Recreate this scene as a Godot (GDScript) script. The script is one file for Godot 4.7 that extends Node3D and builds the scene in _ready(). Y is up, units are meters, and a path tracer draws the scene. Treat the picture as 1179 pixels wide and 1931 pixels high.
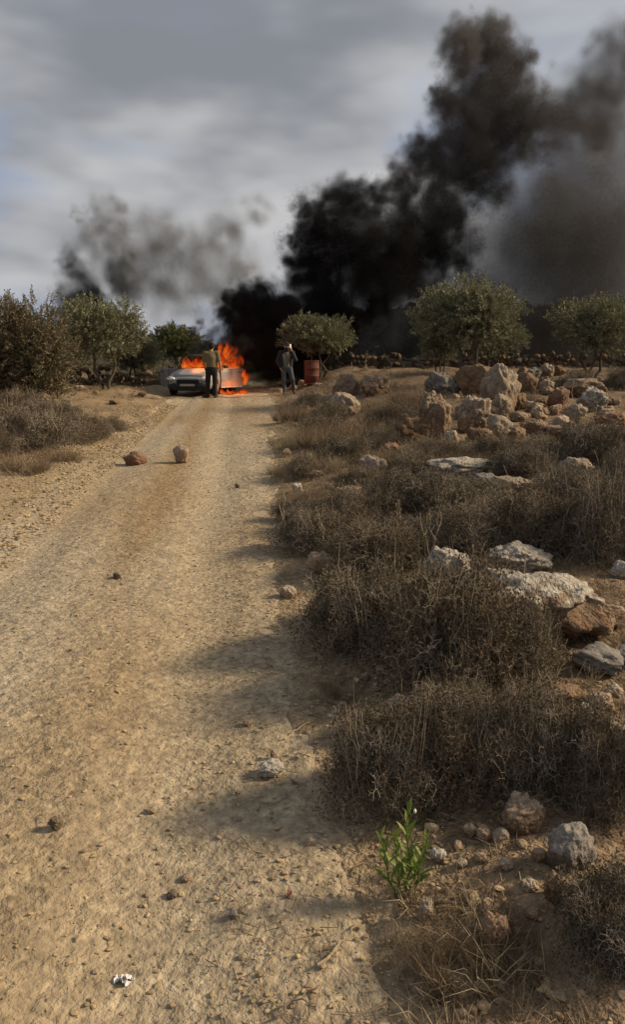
extends Node3D
# A dirt track between dry scrub, a burning car at its end and black smoke drifting right.

var rng := RandomNumberGenerator.new()
var nz := FastNoiseLite.new()      # smooth noise for the ground
var nf := FastNoiseLite.new()      # finer noise
var taken := {}
var M := {}

func _ready():
	setup_view()
	rng.seed = 41
	nz.seed = 5
	nz.frequency = 0.35
	nz.fractal_octaves = 3
	nf.seed = 9
	nf.frequency = 2.6
	nf.fractal_octaves = 3
	make_materials()
	build_ground()
	build_road()
	build_walls()
	build_trees()
	build_rocks()
	build_bushes()
	build_ground_cover()
	build_car()
	build_people()
	build_barrel()
	build_fire()
	build_smoke()
	build_small_things()

# ------------------------------------------------------------------ view, sky, sun
func setup_view():
	var cam := Camera3D.new()
	cam.name = "camera"
	cam.position = Vector3(0, 1.6, 0)
	cam.rotation_degrees = Vector3(-12.24, -5.83, 0)
	cam.fov = 69.42
	cam.near = 0.05
	cam.far = 2500.0
	add_child(cam)
	cam.current = true
	var env := Environment.new()
	env.background_mode = Environment.BG_SKY
	var pano := PanoramaSkyMaterial.new()
	pano.panorama = sky_picture(2048, 1024)
	pano.energy_multiplier = 0.76
	var sky := Sky.new()
	sky.sky_material = pano
	env.sky = sky
	env.tonemap_mode = Environment.TONE_MAPPER_LINEAR
	env.tonemap_exposure = 1.64
	env.volumetric_fog_enabled = true
	env.volumetric_fog_density = 0.0
	env.sdfgi_enabled = true
	env.ssao_enabled = true
	env.ssil_enabled = true
	var we := WorldEnvironment.new()
	we.name = "world_environment"
	we.environment = env
	add_child(we)
	var sun := DirectionalLight3D.new()
	sun.name = "sun"
	sun.light_energy = 1.2
	sun.light_color = Color(1.0, 0.90, 0.75)
	sun.light_angular_distance = 10.0
	sun.shadow_enabled = true
	var el := deg_to_rad(30.0)
	var az := deg_to_rad(0.5)     # from the right, a little ahead of the camera
	var to_sun := Vector3(cos(el) * cos(az), sin(el), -cos(el) * sin(az))
	sun.look_at_from_position(Vector3.ZERO, -to_sun)
	add_child(sun)

func sky_picture(w: int, hh: int) -> ImageTexture:
	var a := FastNoiseLite.new()
	a.noise_type = FastNoiseLite.TYPE_SIMPLEX_SMOOTH
	a.seed = 51
	a.frequency = 0.62
	a.fractal_octaves = 5
	a.fractal_gain = 0.54
	var b := FastNoiseLite.new()
	b.seed = 17
	b.frequency = 1.9
	b.fractal_octaves = 4
	b.fractal_gain = 0.55
	var data := PackedFloat32Array()
	data.resize(w * hh * 3)
	var k := 0
	for j in hh:
		var up := PI * (0.5 - (j + 0.5) / hh)
		var sy := sin(up)
		var cy := cos(up)
		for i in w:
			var col := Vector3(0.21, 0.19, 0.17)
			if sy > -0.03:
				var lon := TAU * (i + 0.5) / w
				# a ceiling of broken cloud: soft heaps, smaller towards the horizon
				var s := 1.0 / (maxf(sy, 0.0) + 0.62)
				var px := sin(lon) * cy * s
				var pz := cos(lon) * cy * s
				var n1 := a.get_noise_3d(px * 1.5, sy * 3.4, pz * 1.5)
				var n2 := a.get_noise_3d(px * 1.7 + 20.0, 4.0 + sy * 3.4, pz * 1.7)
				var n3 := b.get_noise_3d(px * 1.5, sy * 4.4, pz * 1.5)
				var t := clampf(0.47 + n1 * 1.25 + n3 * 0.5, 0.0, 1.0)
				t = t * t * (3.0 - 2.0 * t)
				col = Vector3(0.192, 0.203, 0.228).lerp(Vector3(0.46, 0.46, 0.465), t)
				var gap := smoothstep(0.02, 0.36, n2 + n3 * 0.3) * (1.0 - smoothstep(0.22, 0.42, sy))
				col = col.lerp(Vector3(0.23, 0.285, 0.395), gap * 0.75)
				col = col.lerp(Vector3(0.31, 0.32, 0.345), (1.0 - smoothstep(0.0, 0.12, sy)) * 0.5)
			data[k] = col.x
			data[k + 1] = col.y
			data[k + 2] = col.z
			k += 3
	return ImageTexture.create_from_image(Image.create_from_data(w, hh, false, Image.FORMAT_RGBF, data.to_byte_array()))

# ------------------------------------------------------------------ naming helpers
func numbered(called: String) -> String:
	if not taken.has(called):
		taken[called] = 0
		return called
	taken[called] += 1
	return "%s_%03d" % [called, taken[called]]

func tag(o: Node, label: String, category := "", group := "", kind := "") -> Node:
	if label != "":
		o.set_meta("label", label)
	if category != "":
		o.set_meta("category", category)
	if group != "":
		o.set_meta("group", group)
	if kind != "":
		o.set_meta("kind", kind)
	return o

func thing(called: String, label: String, category: String, at: Vector3, turn := 0.0, group := "") -> Node3D:
	var o := Node3D.new()
	o.name = numbered(called)
	o.position = at
	o.rotation.y = turn
	add_child(o)
	tag(o, label, category, group)
	return o

func part(called: String, mesh: Mesh, mat: Material, parent: Node, at := Transform3D()) -> MeshInstance3D:
	var o := MeshInstance3D.new()
	o.name = called
	o.mesh = mesh
	o.material_override = mat
	o.transform = at
	if parent == self:
		o.name = numbered(called)
	parent.add_child(o, true)
	return o

func lin(r: float, g: float, b: float) -> Color:
	return Color(r, g, b).linear_to_srgb()

func mat(c: Color, rough := 0.9, vertex := false) -> StandardMaterial3D:
	var m := StandardMaterial3D.new()
	m.albedo_color = c
	m.roughness = rough
	m.metallic_specular = 0.35
	m.vertex_color_use_as_albedo = vertex
	return m

func noise_tex(seed_: int, freq: float, octaves: int, size: int, lo: float, hi: float, kind := FastNoiseLite.TYPE_SIMPLEX_SMOOTH) -> ImageTexture:
	var n := FastNoiseLite.new()
	n.seed = seed_
	n.noise_type = kind
	n.frequency = freq
	n.fractal_octaves = octaves
	n.fractal_gain = 0.6
	var im := n.get_seamless_image(size, size)
	var d := im.get_data()
	var outp := PackedByteArray()
	outp.resize(d.size() * 3)
	for i in d.size():
		var v := int(lerpf(lo, hi, d[i] / 255.0) * 255.0)
		outp[i * 3] = v
		outp[i * 3 + 1] = v
		outp[i * 3 + 2] = v
	return ImageTexture.create_from_image(Image.create_from_data(size, size, false, Image.FORMAT_RGB8, outp))

func make_materials():
	var grain := noise_tex(3, 0.02, 6, 1024, 0.62, 1.0)
	var rough_bump := noise_tex(8, 0.015, 7, 1024, 0.0, 1.0)
	# lumps of trodden clay and grit: cells at two sizes over smooth noise
	var c1 := FastNoiseLite.new()
	c1.noise_type = FastNoiseLite.TYPE_CELLULAR
	c1.seed = 17
	c1.frequency = 0.05
	c1.cellular_return_type = FastNoiseLite.RETURN_DISTANCE
	c1.domain_warp_enabled = true
	c1.domain_warp_amplitude = 26.0
	c1.domain_warp_frequency = 0.03
	var c2 := FastNoiseLite.new()
	c2.seed = 23
	c2.frequency = 0.03
	c2.fractal_octaves = 6
	c2.fractal_gain = 0.62
	var d1 := c1.get_seamless_image(1024, 1024).get_data()
	var d2 := c2.get_seamless_image(1024, 1024).get_data()
	var gb := PackedByteArray()
	gb.resize(d1.size() * 3)
	for i in d1.size():
		var v := int(clampf(190.0 - d1[i] * 0.4 + (d2[i] - 128) * 1.0, 0.0, 255.0))
		gb[i * 3] = v
		gb[i * 3 + 1] = v
		gb[i * 3 + 2] = v
	var clay := ImageTexture.create_from_image(Image.create_from_data(1024, 1024, false, Image.FORMAT_RGB8, gb))

	var m := mat(Color.WHITE, 0.95, true)
	m.metallic_specular = 0.2
	m.albedo_texture = grain
	m.uv1_scale = Vector3(0.8, 0.8, 1)
	m.heightmap_enabled = true
	m.heightmap_texture = clay
	m.heightmap_scale = 0.8
	M.road = m
	m = mat(Color.WHITE, 0.97, true)
	m.metallic_specular = 0.15
	m.albedo_texture = grain
	m.uv1_scale = Vector3(0.7, 0.7, 1)
	m.heightmap_enabled = true
	m.heightmap_texture = clay
	m.heightmap_scale = 2.0
	M.ground = m
	m = mat(Color.WHITE, 0.92, true)
	m.metallic_specular = 0.25
	m.albedo_texture = grain
	m.uv1_triplanar = true
	m.uv1_scale = Vector3(1.7, 1.7, 1.7)
	m.heightmap_enabled = true
	m.heightmap_texture = rough_bump
	m.heightmap_scale = 4.5
	M.rock = m
	m = m.duplicate()
	m.uv1_scale = Vector3(6, 6, 6)
	m.heightmap_scale = 0.5
	M.stone = m
	m = mat(Color.WHITE, 0.95, true)
	m.metallic_specular = 0.2
	M.pebble = m
	m = mat(Color.WHITE, 0.9, true)
	m.metallic_specular = 0.2
	M.twig = m
	m = mat(Color.WHITE, 0.7, true)
	m.backlight_enabled = true
	m.backlight = Color(0.5, 0.5, 0.4)
	M.leaf = m
	m = mat(Color.WHITE, 0.85, true)
	m.backlight_enabled = true
	m.backlight = Color(0.35, 0.33, 0.3)
	M.straw = m
	m = mat(lin(0.16, 0.125, 0.09), 0.95)
	m.albedo_texture = grain
	m.uv1_triplanar = true
	m.uv1_scale = Vector3(2, 2, 2)
	m.heightmap_enabled = true
	m.heightmap_texture = rough_bump
	m.heightmap_scale = 3.0
	M.bark = m

# ------------------------------------------------------------------ a light mesh collector (flat shaded unless commit(true))
class Collect:
	var v := PackedVector3Array()
	var c := PackedColorArray()
	func tri(a: Vector3, b: Vector3, d: Vector3, col: Color):
		v.append(a); v.append(b); v.append(d)
		c.append(col); c.append(col); c.append(col)
	func quad(a: Vector3, b: Vector3, d: Vector3, e: Vector3, col: Color):
		tri(a, b, d, col)
		tri(a, d, e, col)
	func put(t: Transform3D, src: PackedVector3Array, cols: PackedColorArray):
		v.append_array(t * src)
		c.append_array(cols)
	func stick(a: Vector3, b: Vector3, r0: float, r1: float, col: Color, sides := 3):
		var ax := (b - a).normalized()
		var s := ax.cross(Vector3(0.31, 0.87, 0.38)).normalized()
		var t := ax.cross(s)
		for i in sides:
			var p := TAU * i / sides
			var q := TAU * (i + 1) / sides
			var u := s * cos(p) + t * sin(p)
			var w := s * cos(q) + t * sin(q)
			quad(a + u * r0, b + u * r1, b + w * r1, a + w * r0, col)
	func mesh(smooth := false) -> ArrayMesh:
		var arr := []
		arr.resize(Mesh.ARRAY_MAX)
		arr[Mesh.ARRAY_VERTEX] = v
		arr[Mesh.ARRAY_COLOR] = c
		if smooth:
			var st := SurfaceTool.new()
			st.create_from_arrays(arr)
			st.index()
			st.generate_normals()
			return st.commit()
		var m := ArrayMesh.new()
		m.add_surface_from_arrays(Mesh.PRIMITIVE_TRIANGLES, arr)
		return m

# ------------------------------------------------------------------ ground
func right_edge(d: float) -> float:
	return 0.3 + 0.86 * smoothstep(6.0, 24.0, d)

func left_edge(_d: float) -> float:
	return -2.25

func base_height(x: float, z: float) -> float:
	var d := -z
	var y := 0.1 * smoothstep(20.0, 30.0, d)
	var t := x - right_edge(d)
	if t > 0.0:
		y += 0.10 * smoothstep(0.0, 0.7, t) + (0.12 * smoothstep(2.0, 6.0, d) + 0.28 * smoothstep(5.0, 16.0, d) + 0.25 * smoothstep(18.0, 36.0, d)) * smoothstep(0.2, 4.0, t)
	var s := left_edge(d) - x
	if s > 0.0:
		y += 0.12 * smoothstep(0.0, 1.2, s) + 0.2 * smoothstep(1.0, 6.0, s) * smoothstep(3.0, 12.0, d)
	y += 5.0 * smoothstep(70.0, 170.0, d) * smoothstep(-40.0, 50.0, x) + 1.0 * smoothstep(40.0, 120.0, d)
	return y

func road_share(x: float, z: float) -> float:
	# 1 on the track, 0 off it, with a ragged edge
	var d := -z
	var w := nz.get_noise_2d(x * 1.5, z * 1.5) * 0.22 + nf.get_noise_2d(x, z) * 0.06
	var r := right_edge(d) - x + w
	var l := x - left_edge(d) + w * 1.5
	return smoothstep(-0.12, 0.22, minf(r, l)) * (1.0 - smoothstep(27.0, 31.0, d))

func height(x: float, z: float) -> float:
	var off := 1.0 - road_share(x, z)
	var far := clampf(-z / 12.0, 0.4, 3.0)
	return base_height(x, z) + off * (nz.get_noise_2d(x, z) * 0.09 * far + nf.get_noise_2d(x * 0.8, z * 0.8) * 0.03)

func road_height(x: float, z: float) -> float:
	var y := height(x, z)
	# two shallow wheel tracks and lumps between them
	var u := x + 0.95 + nz.get_noise_1d(z * 0.4) * 0.15
	var lane := exp(-pow((u - 0.72) / 0.24, 2.0)) + exp(-pow((u + 0.72) / 0.24, 2.0))
	y -= 0.035 * lane
	var rough := 1.0 - 0.6 * lane
	y += rough * 0.012 * nz.get_noise_2d(x * 3.0 + 40.0, z * 3.0) + rough * 0.010 * nf.get_noise_2d(x * 2.2, z * 2.2)
	y += rough * 0.006 * nf.get_noise_2d(x * 7.0 + 9.0, z * 7.0)
	return y

func grid_mesh(xs: PackedFloat32Array, zs: PackedFloat32Array, hf: Callable, cf: Callable) -> ArrayMesh:
	var nx := xs.size()
	var n := nx * zs.size()
	var v := PackedVector3Array()
	var c := PackedColorArray()
	var uv := PackedVector2Array()
	v.resize(n)
	c.resize(n)
	uv.resize(n)
	var k := 0
	for z in zs:
		for x in xs:
			v[k] = Vector3(x, hf.call(x, z), z)
			c[k] = cf.call(x, z)
			uv[k] = Vector2(x, z)
			k += 1
	var idx := PackedInt32Array()
	idx.resize((nx - 1) * (zs.size() - 1) * 6)
	var q := 0
	for j in zs.size() - 1:
		for i in nx - 1:
			var a := j * nx + i
			# z falls from row to row (away from the camera)
			idx[q] = a; idx[q + 1] = a + nx; idx[q + 2] = a + 1
			idx[q + 3] = a + 1; idx[q + 4] = a + nx; idx[q + 5] = a + nx + 1
			q += 6
	var nrm := PackedVector3Array()
	nrm.resize(n)
	for j in zs.size():
		for i in nx:
			var a := j * nx + i
			var ax := v[a + 1] if i < nx - 1 else v[a]
			var bx := v[a - 1] if i > 0 else v[a]
			var az := v[a + nx] if j < zs.size() - 1 else v[a]
			var bz := v[a - nx] if j > 0 else v[a]
			nrm[a] = (bz - az).cross(ax - bx).normalized()
	var arr := []
	arr.resize(Mesh.ARRAY_MAX)
	arr[Mesh.ARRAY_VERTEX] = v
	arr[Mesh.ARRAY_NORMAL] = nrm
	arr[Mesh.ARRAY_COLOR] = c
	arr[Mesh.ARRAY_TEX_UV] = uv
	arr[Mesh.ARRAY_INDEX] = idx
	var m := ArrayMesh.new()
	m.add_surface_from_arrays(Mesh.PRIMITIVE_TRIANGLES, arr)
	return m

func steps_out(from: float, first: float, grow: float, end: float) -> PackedFloat32Array:
	var a := PackedFloat32Array()
	var x := from
	var s := first
	while x < end:
		x += s
		s *= grow
		a.append(x)
	return a

const SAND := Color(0.515, 0.435, 0.32)
const SOIL := Color(0.25, 0.185, 0.125)
const GRAVEL := Color(0.43, 0.34, 0.225)

func ground_color(x: float, z: float) -> Color:
	var d := -z
	var n := nz.get_noise_2d(x * 0.9 + 7.0, z * 0.9)
	var f := nf.get_noise_2d(x * 1.3, z * 1.3 + 30.0)
	var c := SOIL
	if x < left_edge(d) + 0.3:
		var out := left_edge(d) - x
		c = GRAVEL.lerp(Color(0.31, 0.225, 0.135), smoothstep(0.6, 2.2, out + n * 1.2))
		c = c.lerp(Color(0.42, 0.32, 0.21), smoothstep(12.0, 18.0, d) * 0.7)
	else:
		c = SOIL.lerp(Color(0.33, 0.245, 0.165), clampf(0.4 + n * 1.3, 0.0, 1.0))
		c = c.lerp(Color(0.26, 0.20, 0.15), smoothstep(11.0, 16.0, d) * 0.6)
	c = c.lerp(Color(0.43, 0.335, 0.22), smoothstep(0.75, 0.0, x - right_edge(d) + n * 0.6) * smoothstep(left_edge(d), 0.0, x) * 0.8)
	c = c.lerp(SAND, road_share(x, z) * 0.9)
	c = c.lerp(Color(0.075, 0.07, 0.045), smoothstep(35.0, 50.0, d))
	var k := 1.0 + f * 0.35 + n * 0.15
	return Color(c.r * k, c.g * k, c.b * k)

func road_color(x: float, z: float) -> Color:
	var n := nz.get_noise_2d(x * 1.1, z * 0.35 + 60.0)
	var f := nf.get_noise_2d(x * 1.5 + 5.0, z * 1.5)
	var c := SAND.lerp(Color(0.42, 0.32, 0.20), clampf(0.32 + n * 1.3, 0.0, 1.0))
	# the middle strip keeps a darker, stonier look; the wheel tracks are pale
	var u := x + 0.95
	c = c.lerp(Color(0.37, 0.265, 0.15), 0.75 * exp(-pow((u - 0.05) / 0.22, 2.0)) * smoothstep(3.0, 7.0, -z))
	c = c.lerp(Color(0.53, 0.45, 0.325), 0.5 * exp(-pow((u - 0.72) / 0.3, 2.0)))
	var k := 1.0 + f * 0.22
	return Color(c.r * k, c.g * k, c.b * k)

func build_ground():
	var xs := PackedFloat32Array()
	var left := steps_out(2.2, 0.07, 1.1, 600.0)
	left.reverse()
	for a in left:
		xs.append(-a)
	var x := -2.2
	while x < 0.1:
		xs.append(x)
		x += 0.12
	while x < 3.0:
		xs.append(x)
		x += 0.026
	for a in steps_out(x, 0.03, 1.05, 600.0):
		xs.append(a)
	var zs := PackedFloat32Array()
	var back := steps_out(-0.6, 0.1, 1.25, 200.0)
	back.reverse()
	for a in back:
		zs.append(a)
	var d := 0.7
	while d < 700.0:
		zs.append(-d)
		d += maxf(0.03, d * 0.015)
	var o := part("ground", grid_mesh(xs, zs, func(px: float, pz: float) -> float: return height(px, pz) - 0.02 * smoothstep(0.15, 0.5, road_share(px, pz)) - 0.08 * smoothstep(0.6, 1.0, road_share(px, pz)), ground_color), M.ground, self)
	tag(o, "dry brown earth of the banks beside the track and the field beyond", "ground", "", "structure")

func build_road():
	var xs := PackedFloat32Array()
	var x := -2.9
	while x < 1.75:
		xs.append(x)
		x += 0.022
	var zs := PackedFloat32Array()
	var d := -3.0
	while d < 31.0:
		zs.append(-d)
		d += 0.3 if d < 0.6 else maxf(0.015, d * 0.007)
	var o := part("dirt_road", grid_mesh(xs, zs, func(px: float, pz: float) -> float: return road_height(px, pz) - 0.022 * (1.0 - smoothstep(0.03, 0.42, road_share(px, pz))), road_color), M.road, self)
	tag(o, "pale sandy dirt track running away to the burning car", "road", "", "structure")

# ------------------------------------------------------------------ rocks
var spheres := {}

func sphere_dirs(level: int) -> Array:
	# unit directions and clockwise triangles of an icosphere
	if spheres.has(level):
		return spheres[level]
	var p := PackedVector3Array()
	var f := PackedInt32Array()
	if level == 0:
		var t := (1.0 + sqrt(5.0)) / 2.0
		for q in [[-1, t, 0], [1, t, 0], [-1, -t, 0], [1, -t, 0], [0, -1, t], [0, 1, t], [0, -1, -t], [0, 1, -t], [t, 0, -1], [t, 0, 1], [-t, 0, -1], [-t, 0, 1]]:
			p.append(Vector3(q[0], q[1], q[2]).normalized())
		for i in 12:
			for j in range(i + 1, 12):
				for k in range(j + 1, 12):
					if p[i].distance_to(p[j]) < 1.1 and p[j].distance_to(p[k]) < 1.1 and p[i].distance_to(p[k]) < 1.1:
						if (p[i] - p[k]).cross(p[i] - p[j]).dot(p[i]) > 0.0:
							f.append_array(PackedInt32Array([i, j, k]))
						else:
							f.append_array(PackedInt32Array([i, k, j]))
	else:
		var below := sphere_dirs(level - 1)
		p = (below[0] as PackedVector3Array).duplicate()
		var g: PackedInt32Array = below[1]
		var mids := {}
		for i in range(0, g.size(), 3):
			var e := [0, 0, 0]
			for s in 3:
				var a: int = g[i + s]
				var b: int = g[i + (s + 1) % 3]
				var key := mini(a, b) * 100000 + maxi(a, b)
				if not mids.has(key):
					mids[key] = p.size()
					p.append((p[a] + p[b]).normalized())
				e[s] = mids[key]
			f.append_array(PackedInt32Array([g[i], e[0], e[2], e[0], g[i + 1], e[1], e[2], e[1], g[i + 2], e[0], e[1], e[2]]))
	spheres[level] = [p, f]
	return spheres[level]

const ROCK_TONES := {
	"tan": [Color(0.43, 0.30, 0.20), Color(0.36, 0.215, 0.125), Color(0.53, 0.445, 0.345)],
	"pale": [Color(0.48, 0.375, 0.275), Color(0.39, 0.26, 0.165), Color(0.60, 0.53, 0.44)],
	"white": [Color(0.56, 0.52, 0.45), Color(0.40, 0.30, 0.20), Color(0.68, 0.66, 0.61)],
	"brown": [Color(0.30, 0.19, 0.11), Color(0.24, 0.13, 0.065), Color(0.42, 0.32, 0.22)],
	"red": [Color(0.36, 0.20, 0.12), Color(0.30, 0.14, 0.08), Color(0.50, 0.37, 0.27)],
	"grey": [Color(0.27, 0.25, 0.23), Color(0.20, 0.16, 0.13), Color(0.42, 0.40, 0.37)],
	"sand": [Color(0.44, 0.345, 0.225), Color(0.36, 0.27, 0.165), Color(0.50, 0.42, 0.30)],
	"dark": [Color(0.19, 0.14, 0.10), Color(0.15, 0.10, 0.07), Color(0.27, 0.22, 0.17)],
}

func rock_mesh(w: float, h: float, dep: float, tone: String, seed_: int, level: int, pits := 1.0, sharp := 0.5) -> ArrayMesh:
	var r := RandomNumberGenerator.new()
	r.seed = seed_ * 7919 + 13
	var ball := sphere_dirs(level)
	var dirs: PackedVector3Array = ball[0]
	var cuts := []
	for k in 14:
		cuts.append([Vector3(r.randf_range(-1, 1), r.randf_range(-0.7, 1), r.randf_range(-1, 1)).normalized(), r.randf_range(0.58, 0.92)])
	cuts.append([Vector3(r.randf_range(-0.3, 0.3), 1, r.randf_range(-0.25, 0.25)).normalized(), r.randf_range(0.6, 0.78)])
	cuts.append([Vector3(r.randf_range(-0.25, 0.25), r.randf_range(-0.1, 0.3), 1).normalized(), r.randf_range(0.65, 0.8)])
	var n := FastNoiseLite.new()
	n.seed = seed_
	n.frequency = 1.1
	n.fractal_octaves = 4
	var ridge := FastNoiseLite.new()
	ridge.seed = seed_ + 50
	ridge.frequency = 1.7
	ridge.fractal_type = FastNoiseLite.FRACTAL_RIDGED
	ridge.fractal_octaves = 4
	var v := PackedVector3Array()
	v.resize(dirs.size())
	var lo := Vector3(9, 9, 9)
	var hi := -lo
	var hollow := PackedFloat32Array()
	hollow.resize(dirs.size())
	for i in dirs.size():
		var d := dirs[i]
		var rad := 1.0
		for cut in cuts:
			var dot: float = d.dot(cut[0])
			if dot > 0.05:
				rad = minf(rad, lerpf(1.0, cut[1] / dot, minf(1.0, sharp + 0.45)))
		var a := n.get_noise_3dv(d * 1.4)
		var b := ridge.get_noise_3dv(d)
		rad *= 1.0 + a * 0.24 - maxf(b - 0.1, 0.0) * 0.20 * pits + n.get_noise_3dv(d * 5.0) * 0.05
		hollow[i] = b
		v[i] = d * rad
		lo = lo.min(v[i])
		hi = hi.max(v[i])
	var c := PackedColorArray()
	c.resize(v.size())
	var tones: Array = ROCK_TONES[tone]
	var size := hi - lo
	for i in v.size():
		var d := dirs[i]
		var stain := n.get_noise_3dv(d * 2.2 + Vector3(9, 3, 1))
		var col: Color = tones[0]
		col = col.lerp(tones[1], clampf(0.25 + stain * 1.8, 0.0, 1.0))
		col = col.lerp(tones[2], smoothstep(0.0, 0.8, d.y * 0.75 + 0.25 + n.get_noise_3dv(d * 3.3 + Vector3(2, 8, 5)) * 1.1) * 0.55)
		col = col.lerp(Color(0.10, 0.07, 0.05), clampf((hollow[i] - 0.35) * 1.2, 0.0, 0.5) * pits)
		col = col.lerp(Color(0.12, 0.11, 0.10), smoothstep(0.28, 0.5, n.get_noise_3dv(d * 6.0 + Vector3(5, 5, 20))) * 0.35)
		c[i] = col
		var q := (v[i] - lo) / size
		v[i] = Vector3((q.x - 0.5) * w, (q.y - 0.18) / 0.82 * h, (q.z - 0.5) * dep)
	var arr := []
	arr.resize(Mesh.ARRAY_MAX)
	arr[Mesh.ARRAY_VERTEX] = v
	arr[Mesh.ARRAY_COLOR] = c
	arr[Mesh.ARRAY_INDEX] = ball[1]
	var st := SurfaceTool.new()
	st.create_from_arrays(arr)
	st.generate_normals()
	return st.commit()

func rock(called: String, x: float, z: float, w: float, h: float, deep: float, tone: String, seed_: int, label: String, group := "", lift := 0.0, pits := 1.0, sharp := 0.5):
	var near := -z < 6.0
	pits *= 0.3 if called == "stone" else 0.65
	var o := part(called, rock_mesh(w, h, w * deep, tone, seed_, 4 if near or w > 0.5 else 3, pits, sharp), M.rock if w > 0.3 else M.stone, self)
	o.position = Vector3(x, (road_height(x, z) if road_share(x, z) > 0.5 else height(x, z)) + lift, z)
	o.rotation.y = seed_ * 1.7
	if deep < 0.99 or deep > 1.01:
		o.rotation.y = fmod(seed_ * 0.37, 0.5) - 0.25
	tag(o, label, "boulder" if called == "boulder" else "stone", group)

func build_rocks():
	# x, z, width, height, depth over width, tone, seed
	rock("stone", -0.83, -10.93, 0.260, 0.260, 0.9, "tan", 11, "tan stone standing upright in the middle of the track, right of the flat reddish stone", "", 0, 1.0, 0.5)
	rock("stone", -1.51, -11.02, 0.367, 0.199, 0.8, "red", 12, "low reddish stone with a cracked top lying at the left of the upright tan stone", "", 0, 1.6, 0.5)
	rock("stone", -0.65, -2.33, 0.052, 0.045, 0.9, "dark", 13, "dark pointed stone on bare sand at the left of the track", "", 0, 1.0, 0.65)
	rock("stone", -0.89, -5.25, 0.061, 0.046, 0.9, "dark", 14, "small dark stone in the left wheel track, far from any other", "", 0, 1.0, 0.5)
	rock("stone", -0.04, -1.87, 0.032, 0.026, 0.9, "grey", 15, "grey rounded stone on the sand left of the lower dry twig shadow", "", 0, 1.0, 0.5)
	rock("stone", 0.12, -2.70, 0.031, 0.048, 0.9, "pale", 16, "small pale stone standing on end where the track meets the verge", "", 0, 1.0, 0.6)
	rock("stone", 0.10, -2.59, 0.108, 0.058, 0.8, "white", 17, "crumbling whitish clod just below the small upright stone", "", 0, 2, 0.5)
	rock("stone", -0.23, -2.00, 0.037, 0.020, 0.9, "dark", 18, "flat dark stone half sunk in sand right of the left wheel track", "", 0, 1.0, 0.5)
	rock("stone", -0.01, -8.90, 0.064, 0.057, 0.9, "dark", 19, "dark little stone on the pale track right of the upright tan stone", "", 0, 1.0, 0.5)
	rock("stone", -0.19, -2.07, 0.038, 0.021, 0.9, "tan", 20, "small tan pebble lying left of the sunk flat dark stone's right end", "", 0, 1.0, 0.5)
	rock("stone", 0.02, -3.00, 0.047, 0.028, 0.9, "tan", 21, "tan clod in the middle of the track above the whitish clod", "", 0, 1.0, 0.5)
	rock("stone", -0.34, -2.43, 0.035, 0.024, 0.9, "tan", 22, "low tan stone between the dark pointed stone and the verge", "", 0, 1.0, 0.5)
	rock("stone", 0.32, -4.72, 0.120, 0.092, 0.8, "pale", 23, "pale stone at the very edge of the track below the long bush", "", 0, 1.0, 0.5)
	rock("stone", 0.21, -2.15, 0.033, 0.025, 0.9, "pale", 24, "pale pebble on the track edge left of the green plant", "", 0, 1.0, 0.5)
	rock("stone", 0.50, -1.76, 0.050, 0.066, 0.8, "pale", 25, "pale egg-shaped stone standing below the green plant", "", 0, 0.4, 0.5)
	rock("stone", 0.66, -1.65, 0.095, 0.080, 0.9, "red", 26, "reddish brown pitted stone lying among dead twigs near the lower right", "", 0, 1.8, 0.5)
	rock("stone", 0.49, -1.61, 0.035, 0.035, 0.9, "tan", 27, "rounded tan stone lying lowest of all beside the track", "", 0, 0.4, 0.5)
	rock("stone", 0.60, -1.99, 0.052, 0.045, 0.9, "white", 28, "white stone right beside the leaves of the green plant", "", 0, 1.0, 0.5)
	rock("stone", 0.73, -2.07, 0.057, 0.043, 0.9, "tan", 29, "first of three stones in a row right of the green plant, tan", "", 0, 1.0, 0.5)
	rock("stone", 0.76, -2.03, 0.049, 0.046, 0.9, "tan", 30, "second of three stones in a row right of the green plant, ochre", "", 0, 1.0, 0.5)
	rock("stone", 0.81, -2.01, 0.056, 0.049, 0.9, "pale", 31, "last of three stones in a row right of the green plant, pale", "", 0, 1.0, 0.5)
	rock("boulder", 0.90, -2.07, 0.156, 0.103, 0.8, "tan", 32, "pinkish rock with white chips on top under the lowest thorn bushes", "", 0, 1.4, 0.5)
	rock("boulder", 0.97, -1.86, 0.156, 0.128, 0.8, "grey", 33, "smooth dark grey rock under the thorn bush at the right edge", "", 0, 0.3, 0.65)
	rock("stone", 0.89, -1.89, 0.050, 0.044, 0.9, "tan", 34, "small tan stone leaning on the left side of the smooth grey rock", "", 0, 1.0, 0.5)
	rock("stone", 0.86, -1.73, 0.072, 0.081, 0.8, "brown", 35, "brown cracked stone below the smooth grey rock", "", 0, 1.5, 0.5)
	rock("stone", 0.81, -1.78, 0.054, 0.032, 0.9, "pale", 36, "flat pale stone between the reddish pitted stone and the smooth grey rock", "", 0, 1.0, 0.5)
	rock("stone", 0.72, -1.94, 0.041, 0.027, 0.9, "tan", 37, "flat ochre stone in the patch of bare rubble", "", 0, 1.0, 0.5)
	rock("stone", 0.78, -1.88, 0.043, 0.030, 0.9, "pale", 38, "pale chip in the patch of bare rubble", "", 0, 1.0, 0.5)
	rock("stone", 0.66, -1.94, 0.037, 0.024, 0.9, "pale", 39, "small pale stone at the left end of the bare rubble", "", 0, 1.0, 0.5)
	rock("stone", 0.78, -1.68, 0.046, 0.024, 0.9, "red", 40, "reddish flat stone beside the brown cracked stone", "", 0, 1.0, 0.5)
	rock("boulder", 1.71, -3.19, 0.243, 0.113, 0.9, "grey", 41, "broad grey slab at the foot of the big hollow limestone block", "", 0, 0.4, 0.7)
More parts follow.
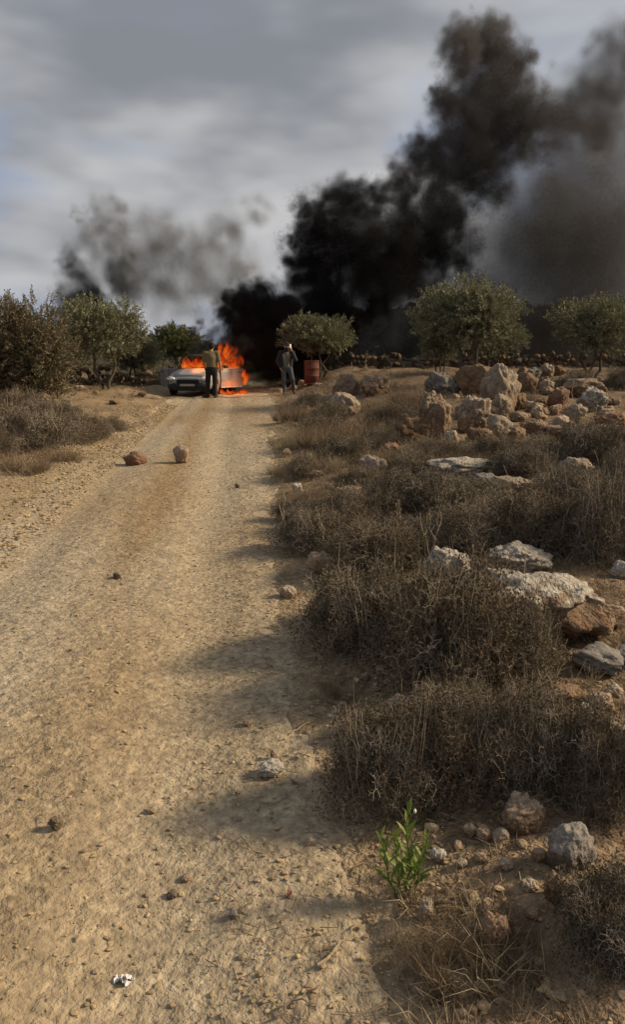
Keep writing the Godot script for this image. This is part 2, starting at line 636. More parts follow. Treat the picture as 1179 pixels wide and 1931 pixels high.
	rock("boulder", 1.86, -3.22, 0.183, 0.083, 0.9, "grey", 42, "grey slab at the right edge behind the broad grey slab", "", 0, 0.4, 0.7)
	rock("boulder", 1.54, -2.81, 0.153, 0.083, 0.9, "tan", 43, "flat tan rock below the broad grey slab", "", 0, 1.0, 0.65)
	rock("stone", 1.41, -2.71, 0.072, 0.081, 0.9, "pale", 44, "pale upright stone left of the flat tan rock", "", 0, 1.0, 0.5)
	rock("boulder", 1.46, -2.59, 0.173, 0.065, 0.9, "tan", 45, "cracked flat rock lowest of the rocks under the hollow block", "", 0, 1.0, 0.65)
	rock("boulder", 1.46, -2.46, 0.084, 0.096, 0.9, "white", 46, "white rock cut by the right edge of the view", "", 0, 1.0, 0.5)
	rock("boulder", 1.41, -2.91, 0.213, 0.047, 0.8, "brown", 47, "brown rock ledge with dry needles on it, left of the flat tan rock", "", 0, 1.0, 0.6)
	rock("stone", 1.66, -2.93, 0.097, 0.058, 0.9, "pale", 48, "small pale rock between the grey slabs and the white rock", "", 0, 1.0, 0.5)
	rock("stone", 1.17, -2.90, 0.062, 0.071, 0.8, "red", 49, "pink upright stone between the two rows of thorn bushes", "", 0, 1.0, 0.5)
	rock("boulder", 0.68, -2.90, 0.144, 0.088, 0.8, "tan", 50, "tan stone at the foot of the largest thorn bush, by the verge", "", 0, 1.0, 0.5)
	rock("stone", 0.68, -3.34, 0.058, 0.048, 0.9, "pale", 51, "pale stone in the shade under the left end of the largest thorn bush", "", 0, 1.0, 0.5)
	rock("stone", 0.60, -3.33, 0.047, 0.037, 0.9, "tan", 52, "small tan stone just left of the pale stone in the bush's shade", "", 0, 1.0, 0.5)
	rock("stone", 0.64, -3.20, 0.051, 0.036, 0.9, "pale", 53, "second pale stone under the left end of the largest thorn bush", "", 0, 1.0, 0.5)
	rock("boulder", 1.37, -4.56, 0.355, 0.236, 0.8, "white", 54, "whitish lichen-spotted rock showing between two near thorn bushes", "", 0, 1.0, 0.5)
	rock("boulder", 1.87, -4.70, 0.520, 0.208, 0.6, "white", 55, "bumpy white rock ridge joining the big hollow limestone block at its left", "", 0, 1.0, 0.5)
	rock("boulder", 2.51, -4.45, 0.175, 0.126, 0.8, "white", 56, "white rock top at the right edge beyond the hollow block", "", 0, 1.0, 0.5)
	rock("boulder", 0.59, -5.14, 0.237, 0.160, 0.8, "tan", 57, "tan rock half covered by the bushes at the edge of the track", "", 0, 1.0, 0.5)
	rock("boulder", 2.60, -8.33, 0.903, 0.217, 0.6, "white", 58, "long whitish slab lying level among thorn bushes", "", 0, 0.5, 0.4)
	rock("boulder", 2.73, -7.04, 0.546, 0.177, 0.7, "pale", 59, "second pale slab below the right end of the long slab", "", 0, 0.6, 0.5)
	rock("boulder", 2.63, -7.56, 0.335, 0.134, 0.8, "grey", 60, "small grey slab at the right end of the long whitish slab", "", 0, 0.6, 0.5)
	rock("boulder", 3.65, -7.65, 0.455, 0.239, 0.8, "pale", 61, "humped pale rock with two dark pits right of the slabs", "", 0, 1.3, 0.5)
	rock("boulder", 1.61, -8.59, 0.408, 0.284, 0.9, "pale", 62, "pale rounded rock with a dark hole low at its left end", "", 0, 1.2, 0.5)
	rock("stone", 2.08, -9.82, 0.312, 0.198, 0.9, "red", 63, "reddish flat stone right above the pale rounded rock", "", 0, 1.0, 0.5)
	rock("stone", 2.20, -11.21, 0.258, 0.177, 0.9, "white", 64, "white chipped stone in the grass left of the tall yellow boulder", "", 0, 1.0, 0.5)
	rock("boulder", 1.13, -7.52, 0.317, 0.131, 0.8, "tan", 65, "flat tan rock in the grass below the pale rounded rock", "", 0, 1.0, 0.5)
	rock("boulder", 1.12, -10.00, 0.343, 0.114, 0.8, "pale", 66, "low pale rock in the grass near the edge of the track", "", 0, 1.0, 0.5)
	rock("boulder", 0.93, -9.03, 0.311, 0.091, 0.8, "tan", 67, "low tan rock nearest the edge of the track in the grass", "", 0, 1.0, 0.5)
	rock("stone", 0.75, -11.33, 0.161, 0.129, 0.9, "tan", 68, "small tan stone at the edge of the track by the grass", "", 0, 1.0, 0.5)
	rock("stone", 0.67, -8.35, 0.133, 0.097, 0.9, "white", 69, "white-flecked little stone in the verge grass", "", 0, 1.0, 0.5)
	rock("stone", 1.85, -8.01, 0.118, 0.094, 0.9, "pale", 70, "small pale stone left of the long whitish slab", "", 0, 1.0, 0.5)
	rock("boulder", 3.13, -21.27, 0.831, 0.682, 0.8, "tan", 71, "rounded greyish tan boulder right of the oil drum, with a dry stalk on it", "", 0, 0.5, 0.5)
	rock("boulder", 3.68, -19.83, 0.861, 0.583, 0.8, "tan", 72, "sunlit tan boulder second to the right of the oil drum", "", 0, 1.0, 0.5)
	rock("boulder", 3.35, -21.49, 0.513, 0.452, 0.8, "tan", 73, "ochre boulder wedged between the two boulders by the oil drum", "", 0, 1.0, 0.5)
	rock("boulder", 2.31, -15.83, 0.711, 0.511, 0.8, "pale", 74, "smooth pale boulder in front of the boulders by the oil drum", "", 0, 0.3, 0.3)
	rock("stone", 2.67, -13.81, 0.256, 0.177, 0.9, "white", 75, "little white stone in the grass right of the smooth pale boulder", "", 0, 1.0, 0.5)
	rock("boulder", 3.00, -11.07, 0.525, 0.716, 0.8, "tan", 76, "tall yellow boulder with a ragged sunlit right side, left end of the pile", "", 0, 1.7, 0.5)
	rock("boulder", 2.67, -11.08, 0.664, 0.442, 0.8, "brown", 77, "brown boulder overgrown with dead stalks leaning on the tall yellow one", "", 0, 1.0, 0.5)
	rock("boulder", 5.76, -17.73, 1.054, 0.853, 0.8, "brown", 78, "largest brown boulder at the back of the pile below the olive tree", "", 0, 0.5, 0.5)
	rock("boulder", 4.84, -13.40, 0.806, 0.921, 0.8, "pale", 79, "tallest pale grey boulder in the middle of the pile", "", 0, 0.8, 0.65)
	rock("boulder", 7.47, -18.71, 0.618, 0.591, 0.8, "brown", 80, "smooth orange brown boulder right of the tallest pale one", "", 0, 0.2, 0.3)
	rock("boulder", 3.77, -11.61, 0.683, 0.583, 0.8, "pale", 81, "broad pale boulder in front of the largest brown one", "", 0, 1.0, 0.6)
	rock("boulder", 5.01, -17.76, 0.928, 0.677, 0.8, "grey", 82, "bluish grey boulder behind the tall yellow one", "", 0, 1.0, 0.5)
	rock("boulder", 4.68, -12.84, 0.373, 0.428, 0.8, "pale", 83, "pale pyramid-shaped stone leaning in front of the tallest boulder", "", 0, 1.0, 0.75)
	rock("boulder", 3.81, -10.53, 0.459, 0.398, 0.8, "pale", 84, "squarish pale boulder in the front of the pile", "", 0, 1.0, 0.65)
	rock("boulder", 3.37, -9.96, 0.449, 0.304, 0.8, "brown", 85, "cracked brown boulder lowest in the front of the pile", "", 0, 1.5, 0.5)
	rock("boulder", 5.40, -13.84, 0.421, 0.341, 0.9, "brown", 86, "brown stone under the orange brown boulder", "", 0, 1.0, 0.5)
	rock("boulder", 4.77, -12.15, 0.388, 0.194, 0.9, "tan", 87, "flat tan stone right of the pyramid-shaped stone", "", 0, 1.0, 0.5)
	rock("stone", 5.32, -12.77, 0.261, 0.224, 0.9, "pale", 88, "pale block in the rubble right of the pile", "", 0, 1.0, 0.5)
	rock("boulder", 6.29, -14.07, 0.451, 0.491, 0.8, "red", 89, "split reddish stone standing in the rubble right of the pile", "", 0, 1.3, 0.5)
	rock("stone", 4.93, -10.85, 0.272, 0.272, 0.8, "pale", 90, "upright pale stone below the split reddish one", "", 0, 1.0, 0.5)
	rock("boulder", 5.87, -12.40, 0.399, 0.327, 0.9, "pale", 91, "pale stone left of the bright white-topped boulder", "", 0, 1.0, 0.5)
	rock("boulder", 6.66, -13.46, 0.647, 0.471, 0.8, "white", 92, "bright white-topped boulder at the right end of the rubble", "", 0, 1.2, 0.5)
	rock("boulder", 8.46, -17.47, 1.079, 0.452, 0.8, "tan", 93, "long low tan boulder behind the bright white-topped one", "", 0, 1.0, 0.5)
	rock("boulder", 6.09, -11.60, 0.679, 0.289, 0.8, "red", 94, "pinkish flat boulder at the right edge below the bright one", "", 0, 1.0, 0.5)
	rock("stone", 5.64, -11.10, 0.312, 0.115, 0.8, "white", 95, "thin white stone in front of the pinkish flat boulder", "", 0, 1.0, 0.5)
	rock("boulder", 4.52, -10.84, 0.396, 0.238, 0.9, "tan", 96, "low tan stone in the middle of the rubble", "", 0, 1.0, 0.5)
	rock("boulder", 4.81, -10.73, 0.424, 0.141, 0.9, "tan", 97, "flat tan stone at the foot of the rubble, right of centre", "", 0, 1.0, 0.5)
	rock("stone", 4.08, -10.45, 0.276, 0.214, 0.9, "brown", 98, "brown stone between the squarish boulder and the rubble", "", 0, 1.0, 0.5)
	rock("boulder", 3.97, -9.41, 0.483, 0.110, 0.8, "pale", 99, "long flat pale stone in front of the rubble", "", 0, 1.0, 0.5)
	rock("rubble_stone", 5.48, -13.49, 0.228, 0.193, 0.9, "pale", 100, "warm beige stone in the rubble round the boulder pile", "rubble round the boulder pile", 0, 1.0, 0.65)
	rock("rubble_stone", 4.58, -12.82, 0.255, 0.187, 0.9, "tan", 101, "warm beige stone in the rubble round the boulder pile", "rubble round the boulder pile", 0, 1.0, 0.65)
	rock("rubble_stone", 7.97, -14.97, 0.170, 0.134, 0.9, "tan", 102, "warm beige stone in the rubble round the boulder pile", "rubble round the boulder pile", 0, 1.0, 0.65)
	rock("rubble_stone", 5.30, -12.72, 0.135, 0.070, 0.9, "tan", 103, "warm beige stone in the rubble round the boulder pile", "rubble round the boulder pile", 0, 1.0, 0.65)
	rock("rubble_stone", 3.93, -11.35, 0.139, 0.090, 0.9, "tan", 104, "warm beige stone in the rubble round the boulder pile", "rubble round the boulder pile", 0, 1.0, 0.65)
	rock("rubble_stone", 5.27, -12.45, 0.249, 0.169, 0.9, "tan", 105, "warm beige stone in the rubble round the boulder pile", "rubble round the boulder pile", 0, 1.0, 0.65)
	rock("rubble_stone", 4.11, -10.53, 0.221, 0.153, 0.9, "tan", 106, "warm beige stone in the rubble round the boulder pile", "rubble round the boulder pile", 0, 1.0, 0.65)
	rock("rubble_stone", 5.43, -10.16, 0.276, 0.222, 0.9, "pale", 107, "warm beige stone in the rubble round the boulder pile", "rubble round the boulder pile", 0, 1.0, 0.65)
	rock("rubble_stone", 5.52, -12.07, 0.203, 0.143, 0.9, "tan", 108, "warm beige stone in the rubble round the boulder pile", "rubble round the boulder pile", 0, 1.0, 0.65)
	rock("rubble_stone", 5.05, -15.16, 0.289, 0.167, 0.9, "pale", 109, "warm beige stone in the rubble round the boulder pile", "rubble round the boulder pile", 0, 1.0, 0.65)
	rock("rubble_stone", 5.01, -16.72, 0.220, 0.163, 0.9, "tan", 110, "warm beige stone in the rubble round the boulder pile", "rubble round the boulder pile", 0, 1.0, 0.65)
	rock("rubble_stone", 5.69, -14.37, 0.275, 0.173, 0.9, "brown", 111, "warm beige stone in the rubble round the boulder pile", "rubble round the boulder pile", 0, 1.0, 0.65)
	rock("rubble_stone", 3.41, -9.42, 0.137, 0.116, 0.9, "pale", 112, "warm beige stone in the rubble round the boulder pile", "rubble round the boulder pile", 0, 1.0, 0.65)
	rock("rubble_stone", 7.82, -15.08, 0.396, 0.199, 0.9, "brown", 113, "warm beige stone in the rubble round the boulder pile", "rubble round the boulder pile", 0, 1.0, 0.65)
	rock("rubble_stone", 6.61, -12.74, 0.245, 0.144, 0.9, "tan", 114, "warm beige stone in the rubble round the boulder pile", "rubble round the boulder pile", 0, 1.0, 0.65)
	rock("rubble_stone", 6.42, -11.98, 0.321, 0.259, 0.9, "brown", 115, "warm beige stone in the rubble round the boulder pile", "rubble round the boulder pile", 0, 1.0, 0.65)
	rock("rubble_stone", 4.83, -10.73, 0.204, 0.127, 0.9, "pale", 116, "warm beige stone in the rubble round the boulder pile", "rubble round the boulder pile", 0, 1.0, 0.65)
	rock("rubble_stone", 8.56, -16.76, 0.254, 0.211, 0.9, "tan", 117, "warm beige stone in the rubble round the boulder pile", "rubble round the boulder pile", 0, 1.0, 0.65)
	rock("rubble_stone", 4.39, -9.74, 0.191, 0.098, 0.9, "tan", 118, "warm beige stone in the rubble round the boulder pile", "rubble round the boulder pile", 0, 1.0, 0.65)
	rock("rubble_stone", 4.36, -9.36, 0.121, 0.069, 0.9, "pale", 119, "warm beige stone in the rubble round the boulder pile", "rubble round the boulder pile", 0, 1.0, 0.65)
	rock("rubble_stone", 5.53, -10.29, 0.247, 0.160, 0.9, "tan", 120, "warm beige stone in the rubble round the boulder pile", "rubble round the boulder pile", 0, 1.0, 0.65)
	rock("rubble_stone", 3.96, -12.65, 0.342, 0.248, 0.9, "pale", 121, "warm beige stone in the rubble round the boulder pile", "rubble round the boulder pile", 0, 1.0, 0.65)
	rock("rubble_stone", 7.95, -18.62, 0.446, 0.363, 0.9, "pale", 122, "warm beige stone in the rubble round the boulder pile", "rubble round the boulder pile", 0, 1.0, 0.65)
	rock("rubble_stone", 5.46, -12.94, 0.293, 0.166, 0.9, "brown", 123, "warm beige stone in the rubble round the boulder pile", "rubble round the boulder pile", 0, 1.0, 0.65)
	rock("rubble_stone", 6.90, -13.19, 0.186, 0.132, 0.9, "pale", 124, "warm beige stone in the rubble round the boulder pile", "rubble round the boulder pile", 0, 1.0, 0.65)
	rock("rubble_stone", 7.74, -17.93, 0.395, 0.217, 0.9, "tan", 125, "warm beige stone in the rubble round the boulder pile", "rubble round the boulder pile", 0, 1.0, 0.65)
	rock("rubble_stone", 5.82, -12.41, 0.208, 0.106, 0.9, "pale", 126, "warm beige stone in the rubble round the boulder pile", "rubble round the boulder pile", 0, 1.0, 0.65)
	rock("rubble_stone", 5.82, -13.13, 0.240, 0.194, 0.9, "tan", 127, "warm beige stone in the rubble round the boulder pile", "rubble round the boulder pile", 0, 1.0, 0.65)
	rock("rubble_stone", 6.02, -11.43, 0.290, 0.215, 0.9, "brown", 128, "warm beige stone in the rubble round the boulder pile", "rubble round the boulder pile", 0, 1.0, 0.65)
	rock("rubble_stone", 3.82, -11.06, 0.145, 0.096, 0.9, "tan", 129, "warm beige stone in the rubble round the boulder pile", "rubble round the boulder pile", 0, 1.0, 0.65)
	rock("rubble_stone", 5.48, -13.25, 0.328, 0.190, 0.9, "tan", 130, "warm beige stone in the rubble round the boulder pile", "rubble round the boulder pile", 0, 1.0, 0.65)
	rock("rubble_stone", 4.99, -10.73, 0.237, 0.199, 0.9, "tan", 131, "warm beige stone in the rubble round the boulder pile", "rubble round the boulder pile", 0, 1.0, 0.65)
	rock("rubble_stone", 6.68, -15.55, 0.246, 0.166, 0.9, "brown", 132, "warm beige stone in the rubble round the boulder pile", "rubble round the boulder pile", 0, 1.0, 0.65)
	rock("rubble_stone", 7.51, -16.87, 0.246, 0.127, 0.9, "brown", 133, "warm beige stone in the rubble round the boulder pile", "rubble round the boulder pile", 0, 1.0, 0.65)
	rock("rubble_stone", 3.85, -10.64, 0.261, 0.202, 0.9, "tan", 134, "warm beige stone in the rubble round the boulder pile", "rubble round the boulder pile", 0, 1.0, 0.65)
	rock("rubble_stone", 3.87, -10.45, 0.183, 0.131, 0.9, "brown", 135, "warm beige stone in the rubble round the boulder pile", "rubble round the boulder pile", 0, 1.0, 0.65)
	rock("rubble_stone", 4.13, -11.03, 0.270, 0.153, 0.9, "tan", 136, "warm beige stone in the rubble round the boulder pile", "rubble round the boulder pile", 0, 1.0, 0.65)
	rock("rubble_stone", 8.65, -17.45, 0.442, 0.322, 0.9, "brown", 137, "warm beige stone in the rubble round the boulder pile", "rubble round the boulder pile", 0, 1.0, 0.65)
	rock("rubble_stone", 5.24, -9.74, 0.247, 0.142, 0.9, "tan", 138, "warm beige stone in the rubble round the boulder pile", "rubble round the boulder pile", 0, 1.0, 0.65)
	rock("rubble_stone", 7.79, -18.31, 0.238, 0.179, 0.9, "brown", 139, "warm beige stone in the rubble round the boulder pile", "rubble round the boulder pile", 0, 1.0, 0.65)
	rock("rubble_stone", 6.28, -12.04, 0.254, 0.136, 0.9, "pale", 140, "warm beige stone in the rubble round the boulder pile", "rubble round the boulder pile", 0, 1.0, 0.65)
	rock("rubble_stone", 6.15, -14.60, 0.352, 0.239, 0.9, "brown", 141, "warm beige stone in the rubble round the boulder pile", "rubble round the boulder pile", 0, 1.0, 0.65)
	rock("rubble_stone", 4.63, -11.40, 0.295, 0.151, 0.9, "brown", 142, "warm beige stone in the rubble round the boulder pile", "rubble round the boulder pile", 0, 1.0, 0.65)
	rock("rubble_stone", 3.09, -10.41, 0.231, 0.193, 0.9, "pale", 143, "warm beige stone in the rubble round the boulder pile", "rubble round the boulder pile", 0, 1.0, 0.65)
	rock("boulder", 10.43, -25.56, 0.658, 0.439, 0.9, "grey", 144, "grey stone first from the left in the row behind the pile", "", 0, 1.0, 0.5)
	rock("boulder", 11.10, -26.00, 0.597, 0.522, 0.9, "pale", 145, "pale stone second from the left in the row behind the pile", "", 0, 1.0, 0.5)
	rock("boulder", 11.77, -26.53, 0.572, 0.381, 0.9, "brown", 146, "brown stone near the dark bush in the row behind the pile", "", 0, 1.0, 0.5)
	rock("boulder", 9.18, -21.86, 0.627, 0.345, 0.9, "brown", 147, "brown stone lying in front of the row behind the pile", "", 0, 1.0, 0.5)
	rock("boulder", 10.88, -27.73, 0.516, 0.357, 0.9, "tan", 148, "small tan stone at the left end of the row behind the pile", "", 0, 1.0, 0.5)
	rock("stone", -3.19, -25.91, 0.318, 0.159, 0.9, "brown", 149, "brown stone on the bare ground left of the car", "", 0, 1.0, 0.5)
	rock("stone", -4.61, -25.21, 0.206, 0.137, 0.9, "brown", 150, "brown stone on the bare ground below the left olive tree's trunk", "", 0, 1.0, 0.5)
	rock("stone", -4.92, -18.53, 0.176, 0.126, 0.9, "white", 151, "white stone on the left bank at the edge of the big dry shrub", "", 0, 1.0, 0.5)
	rock("stone", -5.30, -19.61, 0.133, 0.106, 0.9, "white", 152, "smaller white stone behind the white stone on the left bank", "", 0, 1.0, 0.5)
	rock("stone", -3.52, -22.00, 0.330, 0.120, 0.9, "brown", 153, "flat dark stone in the left bank above the dead grass", "", 0, 1.0, 0.5)
	rock("stone", -5.21, -25.65, 0.382, 0.173, 0.9, "tan", 154, "tan stone in the bare ground under the big dry shrub", "", 0, 1.0, 0.5)
	rock("stone", 2.20, -28.96, 0.322, 0.201, 0.9, "pale", 155, "pale stone just right of the walking man's feet", "", 0, 1.0, 0.5)
	rock("stone", 2.58, -29.24, 0.366, 0.244, 0.9, "pale", 156, "pale stone between the walking man and the oil drum", "", 0, 1.0, 0.5)
	rock("stone", 3.00, -27.39, 0.382, 0.172, 0.9, "pale", 157, "pale stone at the foot of the oil drum", "", 0, 1.0, 0.5)
	rock("stone", 1.62, -27.74, 0.193, 0.135, 0.9, "pale", 158, "small pale stone left of the walking man's feet", "", 0, 1.0, 0.5)
	build_great_rock()

func build_great_rock():
	# the big limestone block with a hollow under its overhanging top: one piece, shaped from a ball
	var at := Vector3(1.61, 0, -3.61)
	at.y = height(at.x, at.z)
	var ball := sphere_dirs(5)
	var dirs: PackedVector3Array = ball[0]
	var n := FastNoiseLite.new()
	n.seed = 77
	n.frequency = 2.0
	n.fractal_octaves = 5
	var ridge := FastNoiseLite.new()
	ridge.seed = 78
	ridge.frequency = 5.0
	ridge.fractal_type = FastNoiseLite.FRACTAL_RIDGED
	ridge.fractal_octaves = 3
	var v := PackedVector3Array()
	var c := PackedColorArray()
	v.resize(dirs.size())
	c.resize(dirs.size())
	for i in dirs.size():
		var d := dirs[i]
		# squarish block: long to the left, tall at the right
		var p := Vector3(signf(d.x) * pow(absf(d.x), 0.75), signf(d.y) * pow(absf(d.y), 0.42), signf(d.z) * pow(absf(d.z), 0.7))
		var b := p * Vector3(0.44, 0.205, 0.26)
		b.x -= 0.05
		b.y += 0.20
		# the top slopes down to the right, the left end is a low shelf
		b.y -= smoothstep(0.02, 0.40, b.x) * 0.15 * smoothstep(0.17, 0.42, b.y)
		b.z += 0.12 * smoothstep(0.1, -0.4, b.x)
		var a := n.get_noise_3dv(b * 1.3)
		var f := n.get_noise_3dv(b * 4.5)
		var rg := ridge.get_noise_3dv(b * 0.6)
		b += d * (a * 0.11 + f * 0.035)
		var front := smoothstep(0.05, 0.2, d.z)
		b -= d * maxf(rg - 0.15, 0.0) * 0.07 * smoothstep(0.5, 0.0, d.y)
		# the hollow under the lip at the right front
		var q := (b - Vector3(0.19, 0.245, 0.24)) / Vector3(0.125, 0.048, 0.17)
		var cave := exp(-q.length_squared() * 1.1)
		b.z -= cave * 0.26
		# undercut below
		b.z -= 0.08 * front * smoothstep(0.22, 0.02, b.y)
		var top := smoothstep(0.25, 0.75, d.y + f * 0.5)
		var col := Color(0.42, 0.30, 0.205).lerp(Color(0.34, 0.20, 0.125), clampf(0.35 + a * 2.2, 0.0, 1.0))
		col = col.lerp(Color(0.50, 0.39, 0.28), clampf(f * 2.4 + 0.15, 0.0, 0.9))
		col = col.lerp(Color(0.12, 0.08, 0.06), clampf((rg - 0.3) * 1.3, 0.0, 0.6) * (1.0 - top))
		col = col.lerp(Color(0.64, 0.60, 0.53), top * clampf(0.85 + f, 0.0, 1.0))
		v[i] = b
		c[i] = col
	var arr := []
	arr.resize(Mesh.ARRAY_MAX)
	arr[Mesh.ARRAY_VERTEX] = v
	arr[Mesh.ARRAY_COLOR] = c
	arr[Mesh.ARRAY_INDEX] = ball[1]
	var st := SurfaceTool.new()
	st.create_from_arrays(arr)
	st.generate_normals()
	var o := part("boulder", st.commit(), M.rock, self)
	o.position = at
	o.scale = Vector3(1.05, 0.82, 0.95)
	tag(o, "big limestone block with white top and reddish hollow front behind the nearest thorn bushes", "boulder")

# ------------------------------------------------------------------ dry stone walls
func build_walls():
	var kinds := []
	for k in 9:
		kinds.append(rock_mesh(1.0, 1.0, 1.0, ["brown", "dark", "grey", "brown", "dark", "brown", "tan", "dark", "brown"][k], 300 + k, 2, 0.6))
	wall(kinds, Vector2(4.13, -35.00), Vector2(19.13, -33.00), 0.80, 0.27, 5, "long low dry stone wall behind the olive trees at the right")
	wall(kinds, Vector2(-6.74, -30.50), Vector2(-3.70, -30.50), 0.72, 0.22, 6, "short dry stone wall beneath the olive trees at the left")
	wall(kinds, Vector2(-4.64, -37.00), Vector2(-0.61, -36.00), 0.75, 0.34, 7, "tumbled rubble wall of pale stones behind the burning car")

func wall(kinds: Array, a: Vector2, b: Vector2, tall: float, each: float, seed_: int, label: String):
	var r := RandomNumberGenerator.new()
	r.seed = seed_
	var o := thing("dry_stone_wall", label, "stone wall", Vector3(a.x, height(a.x, a.y), a.y))
	var along := (b - a).normalized()
	var length := a.distance_to(b)
	var yaw := -atan2(along.y, along.x)
	var courses := int(round(tall / (each * 0.72)))
	var count := 0
	for k in courses:
		var s := r.randf_range(-0.1, 0.1)
		while s < length and count < 298:
			var w := each * r.randf_range(0.65, 1.45)
			var hh := each * r.randf_range(0.75, 1.05)
			s += w * 0.47
			if r.randf() < (0.5 if k == courses - 1 else 0.12 * k):
				s += w * 0.5
				continue
			var p := a + along * s
			var y := height(p.x, p.y) - o.position.y + k * each * 0.72 - 0.05 + r.randf_range(-0.03, 0.03)
			var side := r.randf_range(-0.06, 0.06)
			var basis := Basis(Vector3.UP, yaw) * Basis.from_euler(Vector3(r.randf_range(-0.25, 0.25), r.randf_range(-0.3, 0.3) + PI * r.randi_range(0, 1), r.randf_range(-0.22, 0.22)))
			basis = basis.scaled_local(Vector3(w, hh, each * 1.3))
			part("stone", kinds[r.randi() % kinds.size()], M.rock, o, Transform3D(basis, Vector3(p.x - a.x - along.y * side, y, p.y - a.y + along.x * side)))
			count += 1
			s += w * 0.47

# ------------------------------------------------------------------ trees
func olive_sprig(seed_: int, leaves: int, leaf_len: float, leaf_wide: float, tones: Array) -> Array:
	var r := RandomNumberGenerator.new()
	r.seed = seed_
	var g := Collect.new()
	var length := 0.26
	g.stick(Vector3.ZERO, Vector3(0, length, 0), 0.005, 0.002, Color(0.14, 0.115, 0.085))
	for i in leaves:
		var y := length * (0.12 + 0.9 * i / leaves)
		var turn := i * 2.4 + r.randf_range(-0.4, 0.4)
		var lean := r.randf_range(0.5, 1.1)
		var ax := Vector3(cos(turn) * sin(lean), cos(lean), sin(turn) * sin(lean))
		var side := ax.cross(Vector3(r.randf_range(-1, 1), 0.3, r.randf_range(-1, 1))).normalized() * leaf_wide * 0.5
		var base := Vector3(0, y, 0)
		var l := leaf_len * r.randf_range(0.75, 1.2)
		var col: Color = tones[r.randi() % tones.size()]
		var mid := base + ax * l * 0.5
		g.quad(base, mid + side, base + ax * l, mid - side, col)
	return [g.v, g.c]

const OLIVE := [Color(0.105, 0.118, 0.068), Color(0.15, 0.157, 0.095), Color(0.092, 0.104, 0.055), Color(0.26, 0.262, 0.19), Color(0.17, 0.162, 0.088)]
const GREEN := [Color(0.085, 0.105, 0.04), Color(0.11, 0.125, 0.05), Color(0.065, 0.082, 0.034), Color(0.14, 0.14, 0.065)]
const DRYLEAF := [Color(0.14, 0.11, 0.068), Color(0.11, 0.09, 0.055), Color(0.18, 0.14, 0.09), Color(0.09, 0.083, 0.045)]
const DUSK := [Color(0.05, 0.058, 0.034), Color(0.062, 0.07, 0.04), Color(0.04, 0.048, 0.03)]

func bent(g: Collect, a: Vector3, b: Vector3, r0: float, r1: float, col: Color, r: RandomNumberGenerator, wob := 0.12, sides := 7, parts := 5):
	var p := a
	var span := a.distance_to(b)
	for k in parts:
		var t := (k + 1.0) / parts
		var q := a.lerp(b, t)
		if k < parts - 1:
			q += Vector3(r.randf_range(-1, 1), r.randf_range(-0.4, 0.4), r.randf_range(-1, 1)) * span * wob * 0.5
		g.stick(p, q, lerpf(r0, r1, t - 1.0 / parts), lerpf(r0, r1, t), col, sides)
		p = q

func make_tree(w: float, h: float, clear: float, stems: int, count: int, tones: Array, seed_: int, leaf_len := 0.085, leaf_wide := 0.022, ragged := 0.6) -> Array:
	# [wood, foliage], with the foot of the trunk at the origin
	var r := RandomNumberGenerator.new()
	r.seed = seed_
	var wood := Collect.new()
	var crown := Collect.new()
	var sprigs := []
	for k in 4:
		sprigs.append(olive_sprig(seed_ + k, 15, leaf_len, leaf_wide, tones))
	var lobes := []
	var middle := (clear + h) * 0.5
	var tall := (h - clear) * 0.5
	var n := 15
	for k in n:
		var az := k * 2.399 + r.randf_range(-0.4, 0.4)
		var up := lerpf(-0.75, 0.8, (k + 0.5) / n)
		var out := sqrt(maxf(0.0, 1.0 - up * up)) * r.randf_range(0.45, 0.8)
		var size := r.randf_range(0.30, 0.46)
		lobes.append([Vector3(cos(az) * out * w * 0.5, middle + up * tall * 0.75, sin(az) * out * w * 0.5), size])
	lobes.append([Vector3(0, middle, 0), 0.5])
	var base_r := 0.035 * h
	var feet := []
	for s in stems:
		var az := TAU * s / stems + r.randf_range(-0.5, 0.5)
		var foot := Vector3(cos(az), 0, sin(az)) * (0.0 if stems == 1 else w * 0.06)
		var top := Vector3(cos(az) * w * 0.13, clear + tall * 0.25, sin(az) * w * 0.13)
		if stems == 1:
			top = Vector3(r.randf_range(-0.1, 0.1), clear + tall * 0.2, r.randf_range(-0.1, 0.1))
		bent(wood, foot + Vector3(0, -0.6, 0), top, base_r * (1.0 if stems == 1 else 0.62), base_r * 0.45, Color(1, 1, 1), r, 0.16)
		feet.append(top)
	for lobe in lobes:
		var from: Vector3 = feet[r.randi() % feet.size()]
		bent(wood, from, lobe[0], base_r * 0.42, base_r * 0.12, Color(1, 1, 1), r, 0.2, 5, 4)
	for i in count:
		var lobe: Array = lobes[r.randi() % lobes.size()]
		var d := Vector3(r.randfn(), r.randfn(), r.randfn()).normalized()
		var rad: float = lobe[1] * pow(r.randf(), 0.45) * (1.0 + r.randf_range(-0.1, ragged) * r.randf())
		var p: Vector3 = lobe[0] + d * Vector3(w * 0.5, tall, w * 0.5) * rad
		if p.y < clear * 0.8:
			p.y = clear * 0.8 + r.randf() * 0.3
		var ax := (d + Vector3(0, 0.55, 0) + Vector3(r.randf_range(-0.5, 0.5), r.randf_range(-0.5, 0.5), r.randf_range(-0.5, 0.5))).normalized()
		var side := ax.cross(Vector3(r.randf_range(-1, 1), r.randf_range(-1, 1), r.randf_range(-1, 1))).normalized()
		var sc := r.randf_range(0.8, 1.35)
		var sp: Array = sprigs[r.randi() % 4]
		crown.put(Transform3D(Basis(side, ax, side.cross(ax)).scaled_local(Vector3(sc, sc, sc)), p), sp[0], sp[1])
	return [wood.mesh(true), crown.mesh()]

